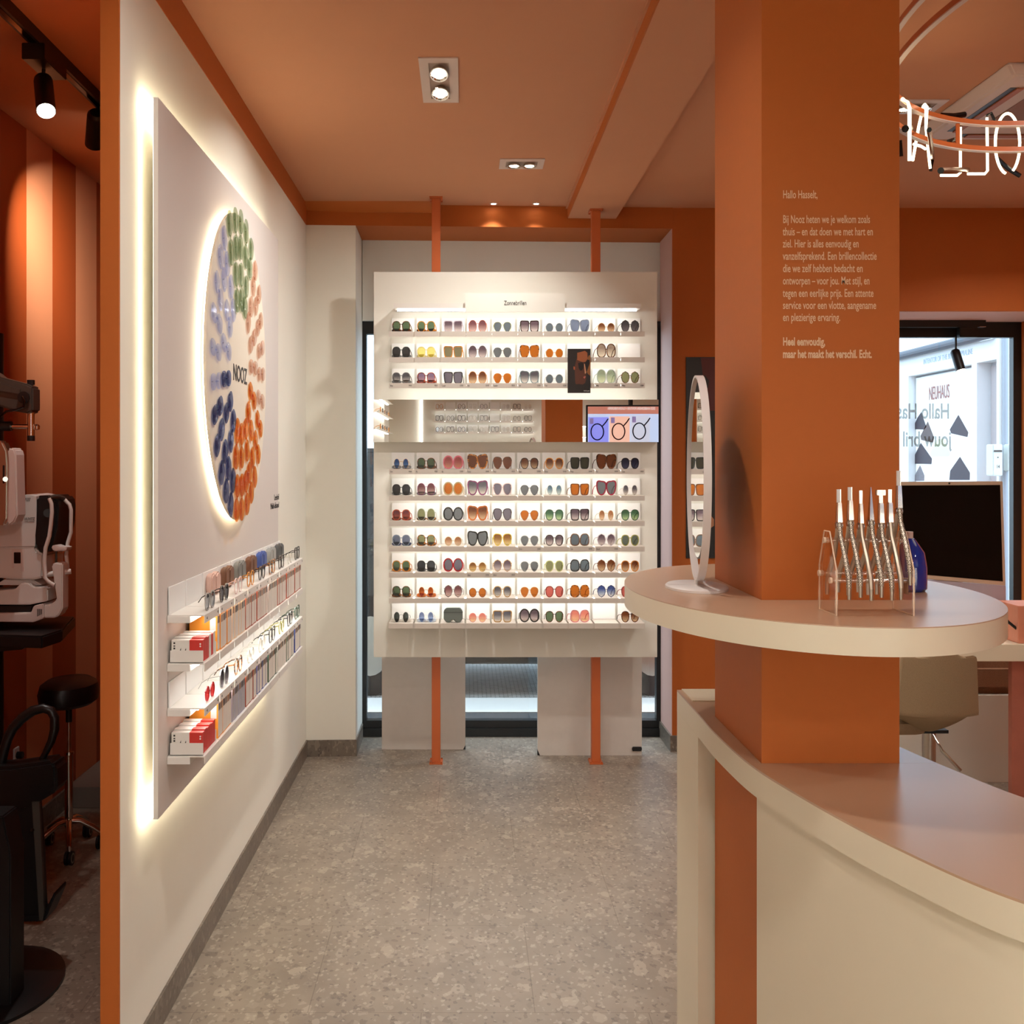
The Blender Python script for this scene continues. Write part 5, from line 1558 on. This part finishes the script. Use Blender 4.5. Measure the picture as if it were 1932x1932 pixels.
# exam chair, mostly outside the frame
yc = 3.5
ec = thing('exam_chair', (-1.42, 3.45, 0), 'black leather examination chair with looped armrest, cut by the photo edge', 'chair')
MB().tube([PX(x, y, yc) for x, y in [(2, 1440), (8, 1415), (14, 1395), (24, 1374), (42, 1355), (62, 1341), (82, 1336), (96, 1341), (103, 1354), (103, 1376), (97, 1398), (86, 1420), (74, 1442), (64, 1470), (56, 1508)]], 0.0135, 12, rs=[0.015] * 6 + [0.014] * 4 + [0.012, 0.010, 0.008, 0.006, 0.004]).build('armrest', M_BLACKLE, ec, smooth=True)
MB().tube([PX(x, y, yc) for x, y in [(2, 1440), (4, 1500), (6, 1560)]], 0.014, 10).build('armrest_post', M_BLACK, ec, smooth=True)
MB().pxprism([(-60, 1450), (20, 1447), (62, 1441), (98, 1436), (106, 1446), (107, 1486), (100, 1498), (70, 1516), (20, 1534), (-60, 1540)], yc - 0.06, 0.10).build('seat', M_BLACKLE, ec, bevel=0.012)
MB().pxprism([(-60, 1560), (14, 1540), (62, 1512), (66, 1520), (72, 1600), (77, 1716), (80, 1736), (72, 1740), (20, 1732), (-60, 1732)], yc - 0.04, 0.06).build('leg_board', M_BLACKLE, ec, bevel=0.004)
MB().pxprism([(60, 1512), (74, 1512), (83, 1722), (80, 1738), (74, 1736)], yc - 0.05, 0.012).build('board_edge', M_DARKGREY, ec)
p = PX(61, 1566, yc - 0.052)
MB().tube([p, p + Vector((0, 0.003, 0))], 0.006, 10).build('bolt', M_CHROME, ec)
MB().pxprism([(20, 1728), (80, 1728), (102, 1684), (104, 1690), (84, 1738), (20, 1740)], yc - 0.045, 0.10).build('footrest', M_BLACK, ec, bevel=0.002)
MB().pxprism([(-60, 1540), (6, 1540), (20, 1612), (20, 1960), (-60, 1960)], 3.18, 0.10).build('base_column', M_BLACK, ec, bevel=0.004)
MB().lathe([(0, 0), (0.20, 0), (0.20, 0.010), (0.17, 0.020), (0, 0.024)], (-1.36, 3.32, 0.0003), 40, 1.0, 1.4).build('base_plate', M_BLACK, ec, smooth=True)
so = thing('wall_socket', PXX(30, 1435, XE), 'white wall socket with a black plug behind the exam chair', 'socket')
a, b = PXX(24, 1440, XE), PXX(33, 1419, XE)
box(XE + 0.0005, XE + 0.008, a.y, b.y, a.z, a.z + 0.055).build('plate', M_WHITEP, so, bevel=0.002)
MB().cyl((XE + 0.008, (a.y + b.y) / 2, a.z + 0.025), (XE + 0.03, (a.y + b.y) / 2, a.z + 0.025), 0.014).build('plug', M_BLACK, so)

# ------------------------------------------------------------------ picture on the orange wall, track by the right window
pic = thing('wall_poster', (1.28, YR - 0.006, 1.0), 'dark portrait poster on the orange wall between the table mirror and the pillar', 'poster')
a, b = PX(1294, 674, YR), PX(1400, 1053, YR)
box(a.x, b.x, YR - 0.006, YR - 0.0005, b.z, a.z).build('poster_sheet', mat('poster_black', (22, 18, 18), 0.4), pic)
def pp(pts, nm, m, dy):
    A = [PX(x, y, YR - 0.0066 - dy) for x, y in pts]
    MB().prism(A, [v + Vector((0, 0.0004, 0)) for v in A]).build(nm, m, pic)
pp([(1322, 675), (1399, 675), (1399, 775), (1334, 775), (1330, 740)], 'printed_backdrop', mat('poster_maroon', (84, 22, 14), 0.5), 0)
pp([(1312, 735), (1318, 722), (1330, 728), (1335, 745), (1335, 775), (1326, 790), (1310, 780)], 'printed_face', mat('poster_skin', (176, 118, 84), 0.5), 0.0004)
pp([(1310, 716), (1330, 708), (1338, 718), (1336, 732), (1316, 730)], 'printed_hair', mat('poster_hair', (34, 22, 18), 0.5), 0.0008)
pp([(1312, 744), (1336, 746), (1336, 752), (1312, 750)], 'printed_glasses', mat('poster_ink', (14, 12, 12), 0.4), 0.0008)
pp([(1338, 968), (1347, 980), (1347, 992), (1336, 1000)], 'printed_hand', mat('poster_skin', (176, 118, 84), 0.5), 0.0004)
tr2 = thing('track_rail', (2.3, 6.43, 2.25), 'black track rail under the soffit of the right window', 'track rail')
x1 = (1857 - CX) * 6.43 / F
box(2.06, x1, 6.41, 6.45, 2.246, 2.2838).build('rail', M_BLACK, tr2)
box(x1 - 0.035, x1, 6.408, 6.4105, 2.246, 2.249).build('rail_end', M_CHROME, tr2)
pb = PX(1807, 680, 6.40)
spot((PX(1825, 640, 6.43).x, 6.43, 2.2455), pb, (0.022, -0.05, -0.145), 0.125, 0.026, 'track_spotlight', 'black track spotlight hanging before the right window', adapter=(0.05, 0.02, 0.055), power=3, spread=60)
# mirrored greeting stuck on the right window
wl = thing('window_lettering', (2.6, 6.52, 1.58), 'grey mirrored greeting letters stuck on the right window glass', 'lettering')
M_GL = mixmat('grey_vinyl', (0.64, 0.64, 0.62, 1), (0.6, 0.6, 0.58, 1), 0.1, 0.5)
yg = 6.5205
for s_, px_r, py, pxs, ref in (('Hallo Hasselt,', 1792, 789.5, 97, 'Hallo Has'), ('jouw bril is hier', 1795, 842, 91, 'jouw bril')):
    p = PX(px_r, py, yg)
    cap = 29.5 * yg / F
    # the width of the readable part fixes the narrowing
    o, sx = text('tmp_text', ref, cap / 0.727, (0, 0, 0), FRONT, M_GL, None, fit=pxs * yg / F)
    bpy.data.objects.remove(o)
    text('window_text', s_, cap / 0.727, (p.x, yg, p.z), BACK, M_GL, wl, sx=sx, ext=0.0003, bold=0.002)

# ------------------------------------------------------------------ the part of the shop the mirror strip shows, plus added light rows
YRW = -2.2
rd = thing('glasses_wall', (0.25, YRW + 0.02, 1.2), 'white shelf wall of reading glasses seen in the mirror strip, with added lit rows', 'display stand')
box(-0.50, 2.6, YRW + 0.0005, YRW + 0.03, 0.4, 2.5).build('panel', M_PANEL, rd)
box(-0.512, -0.50, YRW + 0.0005, YRW + 0.04, 0.4, 2.5).build('light_bar', M_LED3, rd)
for k in range(12):  # further lit rows, added behind the view as frontal fill light
    z = 0.55 + 0.125 * k
    if z < 1.75 or True:
        box(0.95 if z > 1.72 else -0.36, 2.5, YRW + 0.03, YRW + 0.15, z - 0.004, z).build('shelf', M_TRAY, rd)
        box(0.95 if z > 1.72 else -0.36, 2.5, YRW + 0.07, YRW + 0.085, z - 0.011, z - 0.0045).build('led_strip', M_FILL, rd)
PIT = 0.128
k_ = (2 * YM - YRW)
def MZ(py):
    return H - (py - CY) * (k_ - 0.12) / F
fcol = [['amber', None, 'black', 'clear', 'grey', None, 'clear', 'dark', 'clear'], ['black', 'black', 'black', 'clear', 'grey', None, 'clear', 'grey', 'grey'], ['black', 'dark', 'navy', 'clear', 'clear', 'grey', 'clear', 'grey', 'black']]
for r, py in enumerate((772, 794, 815)):
    z = MZ(py)
    for c in range(9):
        x = -0.36 + PIT * c
        yy = YRW + 0.03 + 0.03 * math.sin(c * 0.55)
        tr_ = box(x, x + 0.121, yy + 0.0, yy + 0.12, z - 0.003, z).build('shelf_tray', M_TRAY, rd)
        box(x, x + 0.121, yy + 0.12, yy + 0.122, z - 0.022, z).build('tray_lip', M_TRAY, tr_)
        box(x + 0.004, x + 0.117, yy + 0.004, yy + 0.007, z + 0.0005, z + 0.085).build('back_card', M_CARD, tr_)
        box(x, x + 0.127, yy + 0.05, yy + 0.062, z - 0.009, z - 0.0035).build('led_strip', M_LED3, tr_)
        if fcol[r][c]:
            eyewear('reading_glasses', (x + 0.06, yy + 0.105, z + 0.0002), 'S' if (r + c) % 2 else 'P', FR[fcol[r][c]], CLEARL, '%s reading glasses, %s along the %s row seen in the mirror strip' % ({'amber': 'amber', 'black': 'black', 'clear': 'transparent', 'grey': 'grey', 'dark': 'dark brown', 'navy': 'navy'}[fcol[r][c]], ORD[c], ('top', 'middle', 'bottom')[r]), 'glasses', 'reading glasses seen in the mirror strip', rz=PI, scale=(1.0, 0.9, 1.1))
box(0.16, 0.30, YRW + 0.06, YRW + 0.064, MZ(759), MZ(753)).build('title_plate', M_CARD, rd)
sd = thing('side_shelves', (-0.88, -0.6, 1.7), 'white side shelves with a glowing bar at the left end of the mirror strip', 'display stand')
box(-0.8995, -0.885, -2.1, 0.55, 0.5, 2.5).build('panel', M_PANEL, sd)
box(-0.8995, -0.87, 0.56, 0.60, 0.5, 2.5).build('light_bar', M_LED3, sd)
for z in (2.14, 1.98, 1.82):
    s_ = box(-0.885, -0.79, -1.4, 0.40, z - 0.004, z).build('shelf', M_TRAY, sd)
    box(-0.86, -0.84, -1.35, 0.36, z - 0.010, z - 0.0045).build('led_strip', M_LED, s_)
    if z < 2.1:
        for i in range(5):
            eyewear('reading_glasses', (-0.805, 0.30 - 0.30 * i, z + 0.0002), 'P', FR[('amber', 'black', 'tortamber', 'dark', 'amber')[i]], CLEARL, '%s reading glasses, %s along the %s side shelf seen in the mirror strip' % (('amber', 'black', 'tortoiseshell', 'dark brown', 'honey')[i], ORD[i], 'upper' if z > 1.9 else 'lower'), 'glasses', 'reading glasses seen in the mirror strip', rz=PI / 2, scale=(1.4, 0.62, 1.0))
# television seen in the mirror strip
tvy = 1.2
kk = 2 * YM - tvy
def TX(px): return (px - CX) * kk / F
def TZq(py): return H - (py - CY) * kk / F
tv = thing('television', (1.42, tvy - 0.03, 1.55), 'screen with a lens offer in blue and rust, seen in the mirror strip', 'television')
tx0, tx1, tz0, tz1 = TX(1106), TX(1106) + 0.72, TZq(868), TZq(764)
box(tx0, tx1, tvy - 0.04, tvy, tz0, tz1).build('casing', M_BLACK, tv, bevel=0.003)
def scr(x0, x1, z0, z1, nm, col, st_=0.9, d=0.0):
    return box(x0, x1, tvy + 0.0004 + d, tvy + 0.001 + d, z0, z1).build(nm, emat('screen_' + nm + str(len(MATS)), lin(col), st_ * 1.15), tv)
scr(tx0 + 0.014, tx1 - 0.014, tz0 + 0.014, tz1 - 0.014, 'screen', (164, 196, 236))
scr(tx0 + 0.014, tx1 - 0.014, TZq(781), tz1 - 0.014, 'banner', (160, 74, 62), 0.9, 0.0008)
text('screen_text', 'DEZE AANBIEDINGEN: MONTUUR + GLAZEN INBEGREPEN', 0.032, (TX(1236), tvy + 0.0022, TZq(773)), BACK, emat('screen_letters', (0.8, 0.75, 0.75), 0.9), tv, fit=(1236 - 1147) * kk / F)
for i, (p0, p1, col) in enumerate(((1110, 1148, (84, 116, 236)), (1150, 1188, (226, 170, 150)), (1190, 1226, (176, 190, 214)))):
    x0, x1 = TX(p0), TX(p1)
    z0, z1 = TZq(834), TZq(787 - i * 1.5)
    scr(x0, x1, z0, z1, 'tile', col, 0.9, 0.0008)
    xm, zm = (x0 + x1) / 2 - 0.01, (z0 + z1) / 2 - 0.02
    MB().tube([(xm + 0.055 * math.cos(2 * PI * k / 28), tvy + 0.003, zm + 0.070 * math.sin(2 * PI * k / 28)) for k in range(28)], 0.006, 6, closed=True).build('pictured_frame', M_BLACK, tv)
    MB().tube([(xm + 0.045, tvy + 0.003, zm + 0.05), (xm + 0.075, tvy + 0.003, zm + 0.085), (xm + 0.095, tvy + 0.003, zm + 0.115)], 0.006, 6).build('pictured_frame', M_BLACK, tv)
    scr(x0 + 0.012, x0 + 0.045, z1 - 0.06, z1 - 0.01, 'badge', (52, 66, 160), 0.7, 0.0014)
    text('screen_text', ('Comfort', 'Anti-reflex', 'Essentieel')[i], 0.03, (x1 - 0.02, tvy + 0.0022, z0 - 0.035), BACK, M_TEXT, tv, 0.8)
MB().cyl((1.45, tvy - 0.06, tz1 - 0.1), (1.45, tvy - 0.06, ZC), 0.02).build('ceiling_mount', M_BLACK, tv)
box(1.40, 1.50, tvy - 0.08, tvy - 0.04, tz1 - 0.18, tz1 - 0.05).build('mount_plate', M_BLACK, tv)

# ------------------------------------------------------------------ street outside
def cobbles(name):
    m, nt, p = newmat(name)
    N = nt.nodes
    tc = N.new('ShaderNodeTexCoord'); br = N.new('ShaderNodeTexBrick')
    br.inputs['Scale'].default_value = 9
    br.inputs['Color1'].default_value = lin((150, 146, 138)); br.inputs['Color2'].default_value = lin((176, 172, 164)); br.inputs['Mortar'].default_value = lin((70, 66, 62))
    br.inputs['Mortar Size'].default_value = 0.03
    nt.links.new(tc.outputs['Object'], br.inputs['Vector']); nt.links.new(br.outputs['Color'], p.inputs['Base Color'])
    p.inputs['Roughness'].default_value = 0.8
    return m
M_COB = cobbles('street_cobbles')
struct(box(-6, 9, 6.62, 26, -0.12, -0.02).build('street_ground', M_COB))
struct(box(-1.2, 2.0, 6.62, 7.0, -0.02, 0.0).build('street_threshold_mat', mat('dark_grate', (58, 60, 62), 0.8, var=0.3, scale=90)))
struct(box(-3, 4, 7.0, 7.42, -0.02, 0.004).build('pavement', mat('sunlit_pavement', (226, 222, 214), 0.8)))  # sunlight on this strip of ground is put into its pale colour
car = thing('parked_car', (0.35, 8.3, 0), 'dark parked car outside the shop window', 'car')
M_CAR = mat('black_car_paint', (20, 22, 24), 0.25, coat=0.5)
body = [(-1.15, 0.30), (-1.12, 0.18), (1.75, 0.18), (1.80, 0.34), (1.78, 0.62), (1.62, 0.82), (0.98, 0.92), (-1.08, 0.95), (-1.17, 0.70)]
MB().xz(body, 7.62, 8.9).build('body', M_CAR, car, bevel=0.03)
roof = [(-1.06, 0.95), (1.0, 0.92), (0.62, 1.44), (0.30, 1.58), (-0.80, 1.60), (-1.00, 1.40)]
MB().xz(roof, 7.72, 8.8).build('cabin', M_CAR, car, bevel=0.03)
for w_ in ([(-0.96, 1.0), (-0.40, 0.99), (-0.42, 1.48), (-0.78, 1.50)], [(-0.34, 0.99), (0.30, 0.97), (0.22, 1.46), (-0.36, 1.48)], [(0.36, 0.97), (0.86, 0.96), (0.54, 1.38), (0.30, 1.45)]):
    MB().xz(w_, 7.712, 7.72).build('window', mat('car_glass', (40, 48, 54), 0.08), car)
for x in (-0.62, 1.22):
    for (y0, y1) in ((7.60, 7.74), (8.78, 8.92)):
        wl_ = MB().prism([(x + 0.22 * math.cos(2 * PI * k / 32), y0, 0.305 + 0.325 * math.sin(2 * PI * k / 32)) for k in range(32)], [(x + 0.22 * math.cos(2 * PI * k / 32), y1, 0.305 + 0.325 * math.sin(2 * PI * k / 32)) for k in range(32)]).build('wheel', mat('tyre_rubber', (26, 26, 26), 0.9), car)
        MB().prism([(x + 0.13 * math.cos(2 * PI * k / 24), y0 - 0.003, 0.305 + 0.195 * math.sin(2 * PI * k / 24)) for k in range(24)], [(x + 0.13 * math.cos(2 * PI * k / 24), y0, 0.305 + 0.195 * math.sin(2 * PI * k / 24)) for k in range(24)]).build('hub_cap', M_STEEL, wl_)
MB().xz([(-1.0, 0.20), (1.6, 0.20), (1.6, 0.26), (-1.0, 0.26)], 7.605, 7.62).build('sill', M_BLACKGL, car)

# shop across the side street
XF = 4.1
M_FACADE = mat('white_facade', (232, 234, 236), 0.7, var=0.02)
fac = thing('shop_facade', (4.6, 10.2, -0.02), 'white shop front across the street seen through the right window', 'building')
def FX(px): return XF * F / (px - CX)          # depth of a pixel column on the facade
def FZ(px, py): return H - (py - CY) * FX(px) / F
y0, y1 = 9.0, 12.6
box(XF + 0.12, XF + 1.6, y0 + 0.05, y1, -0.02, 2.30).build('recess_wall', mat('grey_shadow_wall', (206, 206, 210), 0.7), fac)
box(XF, XF + 1.6, y0, y1, 2.30, 2.465).build('fascia', M_FACADE, fac)
MB().tube([(XF - 0.05, y0 + 0.02, 2.495), (XF - 0.05, y1, 2.495)], 0.038, 12).build('gutter', mat('slate_gutter', (66, 72, 84), 0.5), fac)
box(XF, XF + 1.6, y0 + 0.3, y1, 2.465, 2.50).build('cornice', M_FACADE, fac)
for (ya, yb) in ((FX(1714), FX(1690)), (FX(1843), FX(1833)), (y0, FX(1880) )):
    if abs(yb - ya) > 0.01:
        box(XF, XF + 0.14, min(ya, yb), max(ya, yb), -0.02, 2.30).build('pier', M_FACADE, fac)
# lit shop window with its poster of pralines
ps_ = box(XF + 0.06, XF + 0.10, FX(1832), FX(1716), 0.3, 2.28).build('window_poster', mat('poster_white', (236, 234, 232), 0.5), fac)
def fpoly(pts, nm, m, d):
    A = []
    for x, y in pts:
        px, py = 1680 + x / 5.68, 580 + y / 5.68
        X_ = XF + 0.0595 - d
        Y_ = X_ * F / (px - CX)
        A.append(Vector((X_, Y_, H - (py - CY) * Y_ / F)))
    return MB().prism(A, [v + Vector((0.0004, 0, 0)) for v in A]).build(nm, m, fac)
M_PRAL = mat('printed_dark_pyramid', (34, 34, 48), 0.6, var=0.1)
for pts, m_ in (([(330, 1120), (385, 1280), (360, 1310), (255, 1305), (245, 1280), (290, 1180)], M_PRAL), ([(400, 1220), (470, 1400), (455, 1450), (330, 1420), (320, 1380)], mat('printed_brown_pyramid', (78, 66, 66), 0.6, var=0.2)), ([(728, 1150), (835, 1340), (825, 1390), (650, 1350), (635, 1310)], M_PRAL), ([(325, 1450), (445, 1620), (440, 1680), (240, 1675), (232, 1640)], M_PRAL), ([(500, 1410), (570, 1410), (640, 1560), (630, 1595), (440, 1600), (425, 1570)], mat('printed_cream_pyramid', (206, 208, 180), 0.6)), ([(745, 1600), (852, 1770), (850, 1850), (630, 1850), (640, 1750)], M_PRAL), ([(318, 1690), (365, 1800), (362, 1860), (250, 1860), (260, 1800)], mat('printed_patterned_pyramid', (110, 106, 112), 0.6, var=0.5, scale=60))):
    fpoly(pts, 'printed_praline', m_, 0.0)
def ftext(s, px0, px1, py, cap, m, X_, nm):
    ya, yb = X_ * F / (px0 - CX), X_ * F / (px1 - CX)
    z = H - (py - CY) * ya / F
    # facade faces -X: the text reads from far to near
    text(nm, s, cap, (X_ - 0.002, ya, z), (PI / 2, 0, -PI / 2), m, fac, fit=abs(ya - yb))
ftext('NEUHAUS', 1752.5, 1790.5, 755, 0.17, mat('rust_letters', (150, 90, 80), 0.6), XF + 0.058, 'shop_text')
ftext('INTENTOR OF THE BELGIAN PRALINE', 1742.5, 1835, 687.5, 0.065, mat('pale_blue_letters', (170, 186, 204), 0.6), XF, 'shop_text')
box(XF + 0.10, XF + 0.12, FX(1879), FX(1846), -0.02, 2.27).build('door_panel', mat('taupe_door', (176, 166, 166), 0.6), fac)
# pier facing us, with a downpipe
box(XF, XF + 1.6, 8.96, 9.0, -0.02, 3.4).build('side_wall', M_FACADE, fac)
MB().cyl((PX(1897, 800, 8.93).x, 8.93, 0.0), (PX(1897, 800, 8.93).x, 8.93, 2.7), 0.022).build('downpipe', mat('zinc_pipe', (150, 158, 168), 0.4), fac, smooth=True)
for (p0, p1, t_, b_, lab) in ((1873.5, 1892, 838, 898, 'pale grey mailbox with number 14 outside the right window'), (1902.5, 1915, 838, 889, 'white mailbox cut off by the frame of the right window')):
    yb_ = 8.90
    a, b = PX(p0, t_, yb_ - 0.06), PX(p1, b_, yb_ - 0.06)
    mbx = thing('mailbox', ((a.x + b.x) / 2, yb_, b.z), lab, 'mailbox')
    box(a.x, b.x, yb_ - 0.06, 8.9595, b.z, a.z).build('box', mat('mailbox_grey', (206, 212, 208), 0.5), mbx, bevel=0.006)
    box(a.x + 0.006, b.x - 0.006, yb_ - 0.063, yb_ - 0.061, a.z - 0.06, a.z - 0.045).build('slot', M_DARKGREY, mbx)
    if p0 < 1890:
        text('number_text', '14', 0.035, (a.x + 0.026, yb_ - 0.0615, b.z + 0.06), FRONT, M_DARKGREY, mbx, 0.7)
    MB().cyl(((a.x + b.x) / 2, yb_ - 0.062, a.z - 0.10), ((a.x + b.x) / 2, yb_ - 0.059, a.z - 0.10), 0.005).build('lock', M_DARKGREY, mbx)
